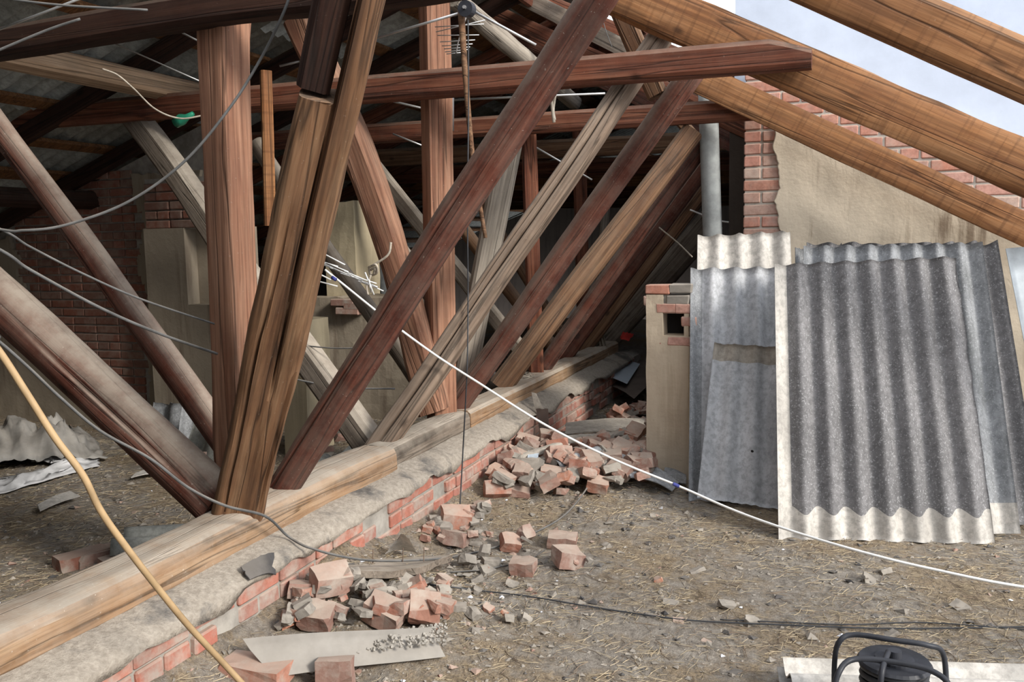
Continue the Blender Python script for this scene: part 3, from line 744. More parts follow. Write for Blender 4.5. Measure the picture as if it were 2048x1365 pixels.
# ------------------------------------------------------------------ slate sheet stacks on the right
def dpt(px, py, d): return P(px, py, d=d)
def lean(name, label, bl, br, tl, tr, d0, rise, waves, mat, **k):
    """bottom corners stand on the ground at depth d0 (left, right); the top leans back by 'rise'"""
    B1 = P(*bl, d=d0[0]); B2 = P(*br, d=d0[1]); T1 = P(*tl, d=d0[0]+rise); T2 = P(*tr, d=d0[1]+rise)
    return sheet(name, label, B1, B2, T1, T2, waves, mat, **k)
d1 = depth(G(1556, 1078)); d2 = depth(G(1992, 1090))
lean('slate_sheet', 'front dark speckled slate sheet with a pale bottom edge and left strip, right-hand stack', (1556, 1080), (1994, 1090), (1548, 530), (1915, 514), (d1, d2), .30, 7.6, ['slate_dark', 'slate_clean'],
     amp=.023, thick=.009, rows=60, seg=20, vb=lambda u: .102-.016*math.cos(2*math.pi*7.6*u), jb=6, ragb=.01, ragr=.015, band=lambda u, v: v < .1 or u < .075, sd=1)
lean('slate_sheet', 'second slate sheet, its grey edge showing right of the front sheet', (1590, 1070), (2038, 1068), (1606, 494), (1962, 486), (d1+.10, d2+.10), .32, 8.0, ['slate_mid', 'slate_clean'],
     amp=.024, thick=.009, rows=30, seg=10, band=lambda u, v: v < .10, sd=2)
lean('slate_sheet', 'third slate sheet, rearmost and farthest right in the right-hand stack', (1610, 1052), (2084, 1050), (1612, 487), (1992, 482), (d1+.24, d2+.24), .34, 8.0, ['slate_dark', 'slate_mid'],
     amp=.024, thick=.009, rows=30, seg=10, sd=3, ragt=.02)
lean('slate_sheet', 'broken slate sheet whose ragged top shows between the two stacks', (1592, 1040), (1700, 1040), (1588, 497), (1680, 488), (d1+.36, d1+.38), .34, 2.0, ['slate_mid', 'slate_mid'],
     amp=.024, thick=.009, rows=20, seg=10, ragt=.06, sd=4)
d3 = depth(G(1378, 1002)); d4 = depth(G(1570, 1005))
lean('slate_sheet', 'rear pale slate sheet with a bright clean band along its top, left-hand stack', (1388, 996), (1606, 1000), (1394, 472), (1582, 462), (d3+.10, d4+.10), .35, 4.4, ['slate_mid', 'slate_clean'],
     amp=.024, thick=.009, rows=40, seg=12, ragt=.012, band=lambda u, v: v > .86, sd=5)
lean('slate_sheet', 'light grey streaked slate sheet leaning beside the plastered pillar', (1376, 1004), (1590, 1010), (1380, 538), (1586, 534), (d3, d4), .33, 4.6, ['slate_light', 'slate_mid'],
     amp=.026, thick=.009, rows=30, seg=12, ragb=.01, band=lambda u, v: u < .13, sd=6)
d5 = depth(G(1395, 1010)); d6 = depth(G(1545, 1018))
lean('slate_offcut', 'short pale slate offcut with a stained top band, front of the left-hand stack', (1394, 996), (1556, 1020), (1428, 686), (1552, 694), (d5-.03, d6-.05), .18, 3.0, ['slate_light', 'slate_dusty'],
     amp=.017, thick=.008, rows=30, seg=12, ragt=.01, ragb=.01, vb=lambda u: .885+.02*N(u*6, 2, 2), jb=27, band=lambda u, v: v > .9, sd=7)
b = MB()
for q, (px, py, r_) in enumerate(((1502, 902, .008),)):
    p = P(px, py, d=d6+.02); b.tube([p-FWD*.035, p-FWD*.02], r_*.9, 10)
off = [o for o in C.objects if o.name == 'slate_offcut'][0]
b.v = [v-off.location for v in b.v]; b.build('nail_hole_dot', 'near_black', off)  # black disc standing in for the dark inside a nail hole
lean('metal_sheet', 'bright galvanised sheet edge leaning at the far right border', (2096, 930), (2230, 930), (2010, 498), (2150, 484), (4.9, 4.95), .25, 1.0, ['metal_bright', 'metal_bright'],
     amp=.006, thick=.003, rows=8, seg=12, sd=8, cat='metal sheet')

# ------------------------------------------------------------------ plastered pillar with an opening
pb = G(1293, 938); YP = pb.y; x0 = pb.x; x1 = P(1377, 800, y=YP).x; zt = P(1330, 590, y=YP).z; W_ = x1-x0
pil = empty('chimney_stub', (x0, YP, 0), 'short plastered brick pillar with a square black opening, left of the slates', 'chimney')
hx0 = P(1326, 650, y=YP).x-x0; hx1 = P(1368, 650, y=YP).x-x0; hz0 = P(1340, 672, y=YP).z; hz1 = P(1340, 628, y=YP).z
DP = .30
b = MB()
def slabx(b, xa, xb, za, zb, mi=0, ya=0, yb=DP):
    nx_, nz_ = max(1, int((xb-xa)/.03)), max(1, int((zb-za)/.03)); vs = []; fs = []
    for k, y in ((0, ya), (1, yb)):
        for j in range(nz_+1):
            for i in range(nx_+1):
                x = xa+(xb-xa)*i/nx_; z = za+(zb-za)*j/nz_
                vs.append((x+.006*N(z*6, i*.3, 3), y+(.006*N(x*14, z*9, 2) if k == 0 else 0), z))
    K = (nz_+1)*(nx_+1); w_ = nx_+1
    for j in range(nz_):
        for i in range(nx_): a = j*w_+i; fs += [(a, a+1, a+w_+1, a+w_), (K+a, K+a+w_, K+a+w_+1, K+a+1)]
        fs += [(j*w_, (j+1)*w_, K+(j+1)*w_, K+j*w_)]; a = j*w_+nx_; fs += [(a, K+a, K+a+w_, a+w_)]
    for i in range(nx_): a = nz_*w_+i; fs += [(a, a+1, K+a+1, K+a), (i, K+i, K+i+1, i+1)]
    b.add(vs, fs, mi)
slabx(b, 0, W_, -.05, hz0); slabx(b, 0, hx0, hz0, zt); slabx(b, hx1, W_, hz0, hz1+.02)
b.build('shaft', 'plaster_pillar', pil)
b = MB(); slabx(b, hx0-.02, W_, hz0, hz1+.1, 0, .16, DP); b.build('flue', 'near_black', pil)  # near-black block set behind the opening
b = MB(); slabx(b, hx0, W_+.01, hz1, zt, 0, .02, DP); b.build('lintel', 'mortar', pil)
pbm = [brick_mesh(l_, .13, .062, 40+k, 'brick_gable', rough=.005) for k, l_ in enumerate((.13, .16, .10))]
pbk = [brick_mesh(.15, .13, .062, 50, 'stone_grey', rough=.007)]
def pbrick(mi, x, z, y=.062, ms=None): o = link('brick', (ms or pbm)[mi], pil); o.location = (x, y, z); return o
pbrick(1, .075, zt+.035); pbrick(0, .225, zt+.04, ms=pbk)
pbrick(0, W_-.075, zt-.035, ms=pbk); pbrick(0, hx0+.02, zt-.09, .062)
pbrick(2, W_-.04, hz1+.035, .06); pbrick(2, W_+.0, hz1-.05, .06); pbrick(1, W_-.06, hz0-.035, .062); pbrick(2, hx0-.06, hz0-.03, .068); pbrick(2, hx0-.065, hz0+.045, .068)
pbrick(2, .03, zt-.04, .068); 
# fibre-cement flue pipe between pillar and gable wall
YP2 = 6.93; t0, t1 = P(1415, 165, y=YP2), P(1425, 470, y=YP2); bb = t1+(t1-t0)*((t1.z+.02)/(t0.z-t1.z))
b = MB(); n_ = 10; b.tube([bb+(t0-bb)*i/n_ for i in range(n_+1)], .074, 20)
pp = b.build('flue_pipe', 'pipe_asbestos', None, True, origin=bb); tag(pp, 'grey fibre-cement flue pipe standing beside the brick corner', 'pipe')

# ------------------------------------------------------------------ loose brick and rubble, every piece its own object
HM = {}
def rest(x, y, r_, h):
    """height where a piece comes to rest on what lies below it"""
    cs = [(int(round((x+dx)/.04)), int(round((y+dy)/.04))) for dx in (-r_, 0, r_) for dy in (-r_, 0, r_)]
    base = max(max(HM.get(c, -9) for c in cs)*1.0, H(x, y)); 
    g_ = H(x, y); base = g_+(base-g_)*.5
    for c in cs: HM[c] = max(HM.get(c, -9), base+h*.85)
    return base
def rubble_mesh(l, d, h, sd, mat, cut):
    bm = bmesh.new(); bmesh.ops.create_cube(bm, size=1)
    for v in bm.verts: v.co = V((v.co.x*l, v.co.y*d, v.co.z*h))
    rr = random.Random(sd*7+1)
    bmesh.ops.subdivide_edges(bm, edges=bm.edges[:], cuts=2, use_grid_fill=True)
    for _ in range(cut+2):
        big = _ < cut
        no = V((rr.uniform(-1, 1), rr.uniform(-1, 1), rr.uniform(-.8, .8))).normalized()
        ext = max(no.dot(v.co) for v in bm.verts)
        r_ = bmesh.ops.bisect_plane(bm, geom=bm.verts[:]+bm.edges[:]+bm.faces[:], plane_co=no*ext*(rr.uniform(.5, .75) if big else rr.uniform(.84, .94)), plane_no=no, clear_outer=True)
        ed = [e for e in r_['geom_cut'] if isinstance(e, bmesh.types.BMEdge)]
        if ed: bmesh.ops.contextual_create(bm, geom=ed)
    bmesh.ops.triangulate(bm, faces=[f for f in bm.faces if len(f.verts) > 4])
    for v in bm.verts:
        v.co += noise.noise_vector(v.co*16+V((sd, 0, 0)))*.006*(1+cut*.25)+noise.noise_vector(v.co*50+V((0, sd, 0)))*.003
    me = bpy.data.meshes.new('brick'); bm.to_mesh(me); bm.free(); me.materials.append(MATS[mat]); return me
def bset(mat, spec):
    return [rubble_mesh(l, d, h, sd, mat, cut) for (l, d, h, cut, sd) in spec]
def bset_old(mat, spec):
    return [brick_mesh(l, d, h, sd, mat, cut, .007, .010 if cut else .006) for (l, d, h, cut, sd) in spec]
full = bset('brick_loose', [(.25, .12, .065, 0, 1), (.24, .12, .065, 1, 2), (.25, .12, .07, 0, 3)])
half = bset('brick_loose', [(.13, .12, .065, 1, 4), (.15, .12, .065, 1, 5), (.12, .11, .065, 2, 6), (.16, .12, .068, 2, 7), (.13, .10, .07, 1, 8)])
bit = bset('brick_loose', [(.09, .07, .055, 2, 9), (.10, .08, .06, 2, 10), (.08, .08, .05, 1, 11), (.07, .06, .05, 2, 12)])
stone = bset('stone_grey', [(.12, .10, .06, 2, 13), (.15, .10, .05, 2, 14), (.10, .09, .06, 2, 15), (.18, .12, .04, 1, 16), (.08, .07, .05, 2, 17)])
def chunk(me, x, y, rz, tx=0, ty=0, name='brick', label=None, cat='brick', group=None, sc=1.0, dz=0, zfix=None):
    h = max(v.co.z for v in me.vertices)-min(v.co.z for v in me.vertices)
    R3 = (Matrix.Rotation(rz, 4, 'Z') @ Matrix.Rotation(tx, 4, 'X') @ Matrix.Rotation(ty, 4, 'Y'))
    lo = min((R3 @ v.co).z for v in me.vertices)*sc; hi = max((R3 @ v.co).z for v in me.vertices)*sc
    z = (rest(x, y, .05*sc, hi-lo) if zfix is None else zfix)-lo-.010+dz
    o = link(name, me); o.matrix_world = Matrix.Translation((x, y, z)) @ R3 @ Matrix.Scale(sc, 4)
    return tag(o, label, cat, group)
# the ones the photo shows large, each with its own description: (px, py of the foot, mesh, turn, tilt x, tilt y, label)
PROM = [
 (995, 1012, half[3], .5, 1.35, .1, 'reddish half brick standing on end at the left foot of the brick heap'),
 (1040, 1005, half[0], .3, 0, .1, 'small pinkish brick stub beside the upended half brick'),
 (1080, 1000, half[2], -.2, .2, 0, 'brick stub with a grey mortar face at the front of the heap'),
 (1118, 995, full[1], .35, .15, .15, 'long broken orange brick lying along the front of the heap'),
 (1085, 975, full[0], -.15, .1, .1, 'whole dark-sided brick in the middle of the heap front'),
 (1215, 975, full[1], .25, -.1, .1, 'large dusty brick lying flat right of the half-round tile'),
 (1240, 990, half[3], -.5, .7, .2, 'pale orange brick slumped against the large dusty brick'),
 (1275, 985, half[1], .7, .2, .3, 'wedge-shaped brick at the right foot of the heap'),
 (1298, 975, half[3], 1.2, 1.3, .1, 'upright red brick in front of the grey slate strip'),
 (1195, 1000, half[4], .2, .3, .2, 'grey-pink brick end below the large dusty brick'),
 (1065, 920, full[2], -.1, .2, .1, 'dark red brick with a crumbling orange end, upper left of the heap'),
 (1030, 905, half[1], .5, .4, .3, 'bright orange brick half high on the left of the heap'),
 (1010, 950, full[1], -.2, -.2, .1, 'brick caked with mortar at the left of the heap'),
 (1125, 1108, half[1], .2, .1, .1, 'pinkish brick half alone in the open ground, largest there'),
 (1137, 1152, half[3], .9, .3, .3, 'pale wedge of brick in the open ground nearest the middle'),
 (1048, 1160, half[2], .1, .1, 0, 'small brick with a grey top in the open ground'),
 (1020, 1118, bit[1], .5, .5, .3, 'bright orange brick piece nearest the long black cable, left one of a pair'),
 (1050, 1098, bit[0], 1.2, .9, .2, 'bright orange brick piece standing up, right one of a pair'),
 (912, 1070, half[3], .6, .5, .2, 'pinkish brick corner behind the nailed board'),
 (912, 1108, half[4], .1, -.3, .1, 'dusty brick propped on the right end of the nailed board'),
 (615, 1215, half[1], .6, -.2, .2, 'dark-faced brick half in the rubble above the metal flashing'),
 (665, 1230, half[3], 1.0, .6, .1, 'rounded orange brick with bird droppings above the metal flashing'),
 (635, 1270, half[4], .2, .3, .1, 'big grey mortar-covered lump touching the metal flashing'),
 (770, 1270, half[3], -.2, .5, .3, 'pale pink brick lump behind the middle of the metal flashing'),
 (850, 1262, half[0], .4, .7, .3, 'reddish-brown brick end behind the right end of the metal flashing'),
 (560, 1190, half[1], -.5, .3, .1, 'orange-cornered brick loosened from the foot of the low wall'),
 (672, 1392, half[0], .35, 1.5, .05, 'orange brick standing upright in front of the metal flashing'),
 (510, 1372, full[0], .1, .0, .05, 'orange brick at the bottom border left of the upright one'),
 (1425, 1014, half[2], .5, .5, .5, 'orange broken brick against the foot of the short slate offcut'),
 (1500, 1283-270+0, half[0], .1, .1, 0, None),
 (1014, 1205, stone[3], .1, .05, 0, 'small squared grey stone beside the thin wire on the ground'),
 (1500, 1262, stone[0], .8, .2, .1, 'brown stone lump in the straw at lower right'),
 (1455, 1230, stone[1], .5, .1, .2, 'dark flat stone in the straw left of the brown lump'),
 (1465, 1008, stone[2], .2, .5, .2, 'mossy lump of mortar at the foot of the short slate offcut'),
]
for (px, py, me_, rz, tx, ty, lab) in PROM:
    if not lab: continue
    p = G(px, py-14); st = me_ in stone
    chunk(me_, p.x, p.y, rz, tx, ty, 'stone' if st else 'brick', lab, 'stone' if st else 'brick', sc=.5 if st and px > 1000 else 1.0)
def scatter(n, region, sets, lab, cat, name, grp, lo=.7, hi=1.05, tilt=.5, avoid=None, zones=(3, 2), piled=True):
    k = 0; tries = 0; zx, zy = zones
    WX = {1: [''], 2: ['left', 'right'], 3: ['left', 'centre', 'right'], 4: ['far left', 'left centre', 'right centre', 'far right']}[zx]
    WY = {1: [''], 2: ['back', 'front'], 3: ['back', 'middle', 'front']}[zy]
    while k < n and tries < n*30:
        tries += 1
        px, py = R.uniform(region[0], region[2]), R.uniform(region[1], region[3])
        if not region[4](px, py): continue
        p = G(px, py)
        if p.x < XF+(.08 if p.y < 6.4 else .30) and p.x > -2.6: continue
        zx_ = WX[min(zx-1, int((px-region[0])/(region[2]-region[0])*zx))]; zy_ = WY[min(zy-1, int((py-region[1])/(region[3]-region[1])*zy))]
        zn_ = (zy_+' '+zx_).strip()
        me_ = R.choice(sets); sc = R.uniform(lo, hi); tx, ty = R.uniform(-tilt, tilt), R.uniform(-tilt, tilt); f_ = (sc-lo)/(hi-lo)
        wd = ('smaller ' if f_ < .33 else '' if f_ < .66 else 'larger ')+('tilted ' if abs(tx)+abs(ty) > tilt else 'flat ')
        if me_ in full: wd += 'long '
        chunk(me_, p.x, p.y, R.uniform(0, 6.3), tx, ty, name, wd+lab+(', '+zn_ if zn_ else ''), cat, wd+grp+(', '+zn_ if zn_ else ''), sc, dz=-R.uniform(0, .022)); k += 1
heap = lambda x, y: (y > 880+abs(x-1080)*.10) and (y < 1003-abs(x-1130)*.10) and x > 930+(1000-y)*.2 and x < 1296
scatter(62, (930, 870, 1296, 1003, heap), full+half+half+half, 'broken red brick in the main heap by the pillar', 'brick', 'brick', 'bricks of the main heap', .6, .98, zones=(4, 3))
scatter(60, (930, 870, 1296, 1003, heap), bit+half, 'brick fragment in the main heap by the pillar', 'brick fragment', 'brick_fragment', 'fragments in the main heap', .7, 1.1, zones=(4, 3))
scatter(36, (930, 880, 1300, 1020, lambda x, y: True), stone, 'grey mortar lump in the main heap by the pillar', 'mortar lump', 'mortar_lump', 'mortar lumps in the main heap', .6, 1.0, zones=(4, 3))
scatter(30, (1130, 752, 1292, 865, lambda x, y: y > 752+(1292-x)*.35), half+bit+full, 'brick piece in the passage behind the heap', 'brick', 'brick', 'bricks in the passage behind', .5, .85, zones=(4, 3))
scatter(22, (1130, 752, 1292, 865, lambda x, y: y > 752+(1292-x)*.35), stone, 'grey mortar lump in the passage behind the heap', 'mortar lump', 'mortar_lump', 'mortar lumps in the passage behind', .35, .7)
fr = lambda x, y: y > 1340-(x-380)*.55 and y < 1270+(x < 520)*60 and y > 1140 and not (630 < x < 915 and y < 1182)
scatter(46, (420, 1130, 900, 1300, fr), half+bit+bit, 'brick fragment in the rubble above the metal flashing', 'brick fragment', 'brick_fragment', 'fragments above the flashing', .4, .75, zones=(4, 3))
scatter(60, (480, 1130, 960, 1275, lambda x, y: y > 1300-(x-380)*.5 and not (630 < x < 915 and y < 1182)), stone, 'grey mortar lump in the rubble above the metal flashing', 'mortar lump', 'mortar_lump', 'mortar lumps above the flashing', .25, .65, zones=(4, 3))
scatter(30, (740, 1010, 1000, 1150, lambda x, y: y > 1130-(x-700)*.5 and not (635 < x < 915 and y > 1095)), bit+stone, 'brick or mortar piece scattered around the nailed board', 'rubble piece', 'rubble_piece', 'pieces around the board', .4, .8, zones=(4, 2))
scatter(28, (940, 1020, 1420, 1290, lambda x, y: True), bit+stone, 'rubble piece scattered in the open trodden ground', 'rubble piece', 'rubble_piece', 'pieces on the open ground', .25, .5)
scatter(16, (1420, 1110, 2040, 1290, lambda x, y: True), stone, 'grey stone in the straw before the slate stack', 'stone', 'stone', 'stones in the straw', .22, .5)
scatter(24, (590, 835, 700, 905, lambda x, y: True), half+bit+stone, 'dusty brick piece on the left floor beside the broken wavy slate', 'brick', 'brick', 'bricks on the left floor', .7, 1.1)
scatter(10, (800, 790, 870, 835, lambda x, y: True), half, 'brick piece by the green box behind the second post', 'brick', 'brick', 'bricks by the green box', .7, 1.1)
# ------------------------------------------------------------------ sheet metal, boards, shards on the ground
def plate(name, label, corners, thick, mat, cat, nu=10, nv=6, fn=None, parent=None, rag=0, sd=0):
    """quad bl, br, tr, tl in world space, subdivided, bent by fn(u, v) along its normal"""
    bl, br, tr, tl = map(V, corners); nn = (br-bl).cross(tl-bl).normalized()
    if nn.z < 0: nn = -nn
    c = (bl+br+tr+tl)/4; vs = []
    for k in (0, 1):
        for j in range(nv+1):
            for i in range(nu+1):
                u, v = i/nu, j/nv; uu = u
                if rag and i in (0, nu): uu = u+rag*N(v*7, sd, i)
                p = (bl*(1-uu)+br*uu)*(1-v)+(tl*(1-uu)+tr*uu)*v
                if rag and j in (0, nv): p += (tl-bl)*rag*N(u*7, sd, j+3)
                vs.append(p+nn*((fn(u, v) if fn else 0)+.002*N(u*4, v*4, sd)-k*thick)-c)
    w_ = nu+1; K = w_*(nv+1); fs = []
    for j in range(nv):
        for i in range(nu): a = j*w_+i; fs += [(a, a+1, a+w_+1, a+w_), (K+a, K+a+w_, K+a+w_+1, K+a+1)]
        a = j*w_; fs.append((a, a+w_, K+a+w_, K+a)); a += nu; fs.append((a, K+a, K+a+w_, a+w_))
    for i in range(nu): fs.append((i, K+i, K+i+1, i+1)); a = nv*w_+i; fs.append((a, a+1, K+a+1, K+a))
    me = mesh(name, vs, fs, mat); bm = bmesh.new(); bm.from_mesh(me); bmesh.ops.recalc_face_normals(bm, faces=bm.faces); bm.to_mesh(me); bm.free()
    me.polygons.foreach_set('use_smooth', [True]*len(me.polygons))
    try: me.set_sharp_from_angle(angle=math.radians(35))
    except Exception: pass
    o = link(name, me, parent, c)
    if parent is None: tag(o, label, cat)
    return o
def gq(pts, ups): return [G(p[0], p[1], u) for p, u in zip(pts, ups)]
fl = plate('metal_flashing', 'long bent grey sheet-metal flashing lying on the rubble, bottom left', gq([(548, 1356), (893, 1312), (862, 1256), (484, 1282)], (.05, .04, .09, .10)), .002, 'metal_grey', 'metal sheet',
      24, 8, lambda u, v: .012*math.sin(u*5)+(.018 if v > .75 else 0)*(v-.75)*4)
b = MB(); rr = random.Random(4)
for k in range(260):
    u = .45+.55*rr.random()**.7; v = .35+.65*rr.random(); q_ = gq([(548+u*345, 1356-u*44-v*60)], (.07,))[0]
    b.box(q_-fl.location+V((0, 0, .012)), (rr.uniform(.003, .010),)*3, Matrix.Rotation(rr.random()*3, 3, V((1, 1, 1)).normalized()))
cr = b.build('mortar_crumbs', 'mortar', fl); cr['kind'] = 'stuff'
board = plate('board', 'splintered weathered board with upright nails lying by the low wall', gq([(652, 1152), (850, 1134), (905, 1112), (640, 1112)], (.09, .07, .08, .11)), .03, 'wood_grey', 'board', 26, 4, lambda u, v: .006*math.sin(u*7), rag=.05, sd=4)
for k_ in range(3):
    b = MB(); q_ = gq([(745, 1114), (805, 1112), (847, 1111)], (.11,)*3)[k_]-board.location; b.tube([q_+V((0, 0, -.03)), q_+V((.003, .002, .035))], .0022, 6); b.build('nail', 'wire_rust', board)
plate('broken_end', None, [p-board.location for p in gq([(640, 1146), (668, 1148), (690, 1118), (640, 1114)], (.10, .10, .115, .12))], .012, 'splinter', 'x', 8, 4, rag=.12, sd=3, parent=board)
plate('board_splinter', 'pale splinter torn along the underside of the nailed board', gq([(800, 1140), (858, 1132), (905, 1118), (812, 1128)], (.03, .03, .04, .04)), .01, 'splinter', 'board', 12, 3, rag=.1, sd=7)
bent = lambda h: (lambda u, v: h*math.sin(math.pi*u))
plate('slate_shard', 'curled pale slate shard standing behind the nailed board', gq([(770, 1108), (832, 1106), (818, 1078), (800, 1074)], (.04, .05, .15, .12)), .005, 'slate_clean', 'slate shard', 10, 6, bent(.03), rag=.06, sd=2)
def shard(pts, ups, mat, label, bend_=0, rag=.06, sd=1, nm='slate_shard', cat='slate shard', th=.007):
    return plate(nm, label, gq(pts, ups), th, mat, cat, 10, 6, bent(bend_), rag=rag, sd=sd)
shard([(862, 1045), (935, 1050), (925, 1038), (858, 1030)], (.03,)*4, 'stone_grey', 'flat grey mortar slab beside the low wall, behind the lone brick corner', .01, nm='mortar_slab', cat='mortar slab', th=.03)
shard([(1262, 955), (1345, 982), (1358, 965), (1225, 893)], (.09, .03, .05, .17), 'slate_mid', 'long grey slate strip sloping down to the pillar foot', .025, .03, 5)
shard([(1325, 965), (1372, 968), (1372, 935), (1330, 932)], (.03, .03, .05, .05), 'slate_mid', 'small grey slate square lying at the foot of the pillar', .01, .03, 6)
shard([(1020, 915), (1050, 920), (1140, 890), (1120, 882)], (.12, .12, .16, .16), 'slate_dusty', 'pale dusty slate piece lying on top of the brick heap', .015, .05, 8)
shard([(1055, 915), (1075, 918), (1078, 905), (1056, 902)], (.14,)*4, 'metal_blue', 'small blue-white tin scrap on the left of the brick heap', .0, .1, 9, 'tin_scrap', 'metal scrap', .002)
shard([(1130, 868), (1290, 866), (1290, 838), (1132, 846)], (.08, .08, .10, .10), 'slate_dusty', 'broken tan corrugated slate lying flat in the passage, upper piece', .02, .04, 10)
shard([(1095, 890), (1285, 884), (1288, 868), (1120, 872)], (.10, .10, .12, .12), 'slate_dusty', 'broken tan corrugated slate lying flat in the passage, lower piece', .02, .04, 11)
shard([(1236, 876), (1290, 884), (1290, 858), (1262, 856)], (.10, .06, .14, .16), 'felt_black', 'black curled sheet scrap against the left edge of the pillar', .03, .05, 12, 'black_scrap', 'sheet scrap', .004)
shard([(1196, 770), (1268, 798), (1330, 738), (1255, 722)], (.10, .16, .24, .22), 'metal_brown', 'dark brown folded ridge cap lying behind the pillar', .05, .01, 13, 'folded_sheet', 'metal sheet', .003)
shard([(1216, 752), (1254, 768), (1280, 728), (1246, 718)], (.25, .25, .30, .30), 'metal_blue', 'small pale blue metal sheet resting on the brown ridge cap', 0, .0, 14, 'metal_sheet', 'metal sheet', .003)
def upright(label, pts, Y, mat, sd):
    c_ = [P(px, py, y=Y+dy) for (px, py, dy) in pts]; return plate('sheet_scrap', label, c_, .005, mat, 'sheet scrap', 6, 8, None, rag=.04, sd=sd)
upright('dark metal scrap standing upright against the low wall', [(1082, 882, 0), (1098, 880, 0), (1096, 818, .05), (1072, 818, .05)], 5.9, 'metal_brown', 1)
upright('pale pointed slate sliver standing above the dark metal scrap', [(1070, 822, 0), (1086, 818, 0), (1072, 787, .05), (1063, 785, .05)], 5.95, 'slate_dusty', 2)
# half-round ridge tile in the heap
a, b_ = G(1112, 938, .09), G(1198, 908, .14); ax_ = (b_-a).normalized(); sd_ = ax_.cross(V((0, 0, 1))).normalized(); up_ = sd_.cross(ax_)
vs = []; fs = []
for k, r_ in ((0, .062), (1, .053)):
    for i in range(13):
        for j in range(11):
            q_ = a+(b_-a)*(i/12)+(sd_*math.cos(math.pi*j/10)+up_*math.sin(math.pi*j/10))*r_*(1-.15*i/12)-a; vs.append(q_)
for i in range(12):
    for j in range(10): s_ = i*11+j; fs += [(s_, s_+1, s_+12, s_+11), (143+s_, 143+s_+11, 143+s_+12, 143+s_+1)]
    fs += [(i*11, i*11+11, 143+i*11+11, 143+i*11), (i*11+10, 143+i*11+10, 143+i*11+21, i*11+21)]
for j in range(10): fs += [(j, 143+j, 143+j+1, j+1), (132+j, 133+j, 143+133+j, 143+132+j)]
tag(link('ridge_tile', mesh('ridge_tile', vs, fs, 'slate_mid', True), None, a), 'grey half-round ridge tile half buried in the middle of the brick heap', 'roof tile')

# ------------------------------------------------------------------ left side floor
# c_ = gq([(-60, 1010), (60, 975), (225, 965), (215, 880), (60, 868), (-120, 878)], (0,)*6)
def tarp(name, label, front, back, mat, hh, sd, nu=60, nv=26, th=.004):
    F_ = spline([G(*q) for q in front], 8); B_ = spline([G(*q) for q in back], 8); vs = []; fs = []
    def at(L_, u):
        x = u*(len(L_)-1); i = min(len(L_)-2, int(x)); return L_[i].lerp(L_[i+1], x-i)
    base = at(F_, 0)
    for j in range(nv+1):
        for i in range(nu+1):
            u, v = i/nu, j/nv; p = at(F_, u).lerp(at(B_, u), v)
            env = min(1, 5*u+.1, 5*(1-u)+.1)*math.sin(math.pi*min(1, .08+v*.95))
            n1 = abs(N(u*7+N(v*3, sd, 1)*1.5, v*3.5, sd)); n2 = abs(N(u*15, v*8+sd, sd+4)); n3 = N(u*4, v*2.5, sd+8)
            p = p+V((.05*N(u*9, v*9, sd), .05*N(u*8, v*9, sd+5), .02+hh*env*(.55+.9*n3+.9*(.4-n1)+.45*(.3-n2))))
            p.z = max(p.z, H(p.x, p.y)+.004); vs.append(p-base)
    for j in range(nv):
        for i in range(nu): a = j*(nu+1)+i; fs.append((a, a+1, a+nu+2, a+nu+1))
    o = link(name, mesh(name, vs, fs, mat, True), None, base); so = o.modifiers.new('thick', 'SOLIDIFY'); so.thickness = th
    return tag(o, label, 'tarpaulin')
tarp('tarpaulin', 'crumpled grey dusty tarpaulin heaped against the left partition wall', [(-120, 960), (30, 945), (130, 935), (212, 925)], [(-120, 880), (30, 882), (110, 880), (190, 888)], 'tarp_grey', .26, 3)
tarp('tarpaulin', 'dirty white strip of plastic sheeting spread in front of the grey tarpaulin', [(-120, 1015), (0, 995), (100, 968), (200, 938)], [(-120, 975), (0, 962), (100, 940), (195, 915)], 'tarp_white', .05, 9, 50, 12)
tarp('tarpaulin', 'white crumpled plastic bag lying on the grey tarpaulin', [(62, 930), (110, 935), (170, 925)], [(80, 898), (110, 900), (160, 905)], 'tarp_white', .09, 15, 26, 14)
shard([(80, 1022), (160, 992), (140, 982), (75, 1010)], (.05, .05, .06, .06), 'slate_clean', 'pale slate tile piece lying alone in the straw on the left floor', .01, .03, 21)
shard([(262, 955), (330, 945), (320, 935), (270, 947)], (.04,)*4, 'slate_clean', 'small pale slate splinter in front of the leaning offcuts', .01, .04, 22)
Yo = 5.72
for k, (l_, tl_, tr_, bl_, br_, Yy) in enumerate((('leftmost', (312, 806), (372, 806), (305, 895), (362, 905), 5.85), ('middle', (368, 812), (432, 800), (355, 915), (432, 925), 5.72), ('rightmost', (395, 845), (455, 835), (360, 945), (440, 965), 5.4))):
    B1, B2 = G(*bl_), G(*br_); T1, T2 = P(*tl_, y=B1.y+.16), P(*tr_, y=B2.y+.16)
    sheet('slate_offcut', l_+' of the three grey slate offcuts leaning at the chimney breast', B1, B2, T1, T2, 1.6, 'slate_shade' if k == 2 else 'slate_mid', amp=.024, rows=8, cat='slate offcut', ragt=.08, sd=k)
chunk(full[0], *G(425, 955)[:2], .4, 1.2, .5, 'brick', 'grey-faced brick lump leaning behind the split log foot', 'brick', zfix=.06)
for k, (px, py, rz, lab) in enumerate(((165, 1128, .1, 'dark brick in a short row on the left floor, left end'), (200, 1120, .1, 'red-topped brick in a short row on the left floor, right end'), (255, 1130, .2, 'brick under the end of the half-round tiles'))):
    p = G(px, py); chunk(full[0 if k else 2], p.x, p.y, 1.57-.36, 0, 0, 'brick', lab, 'brick', zfix=H(p.x, p.y), sc=1.0)
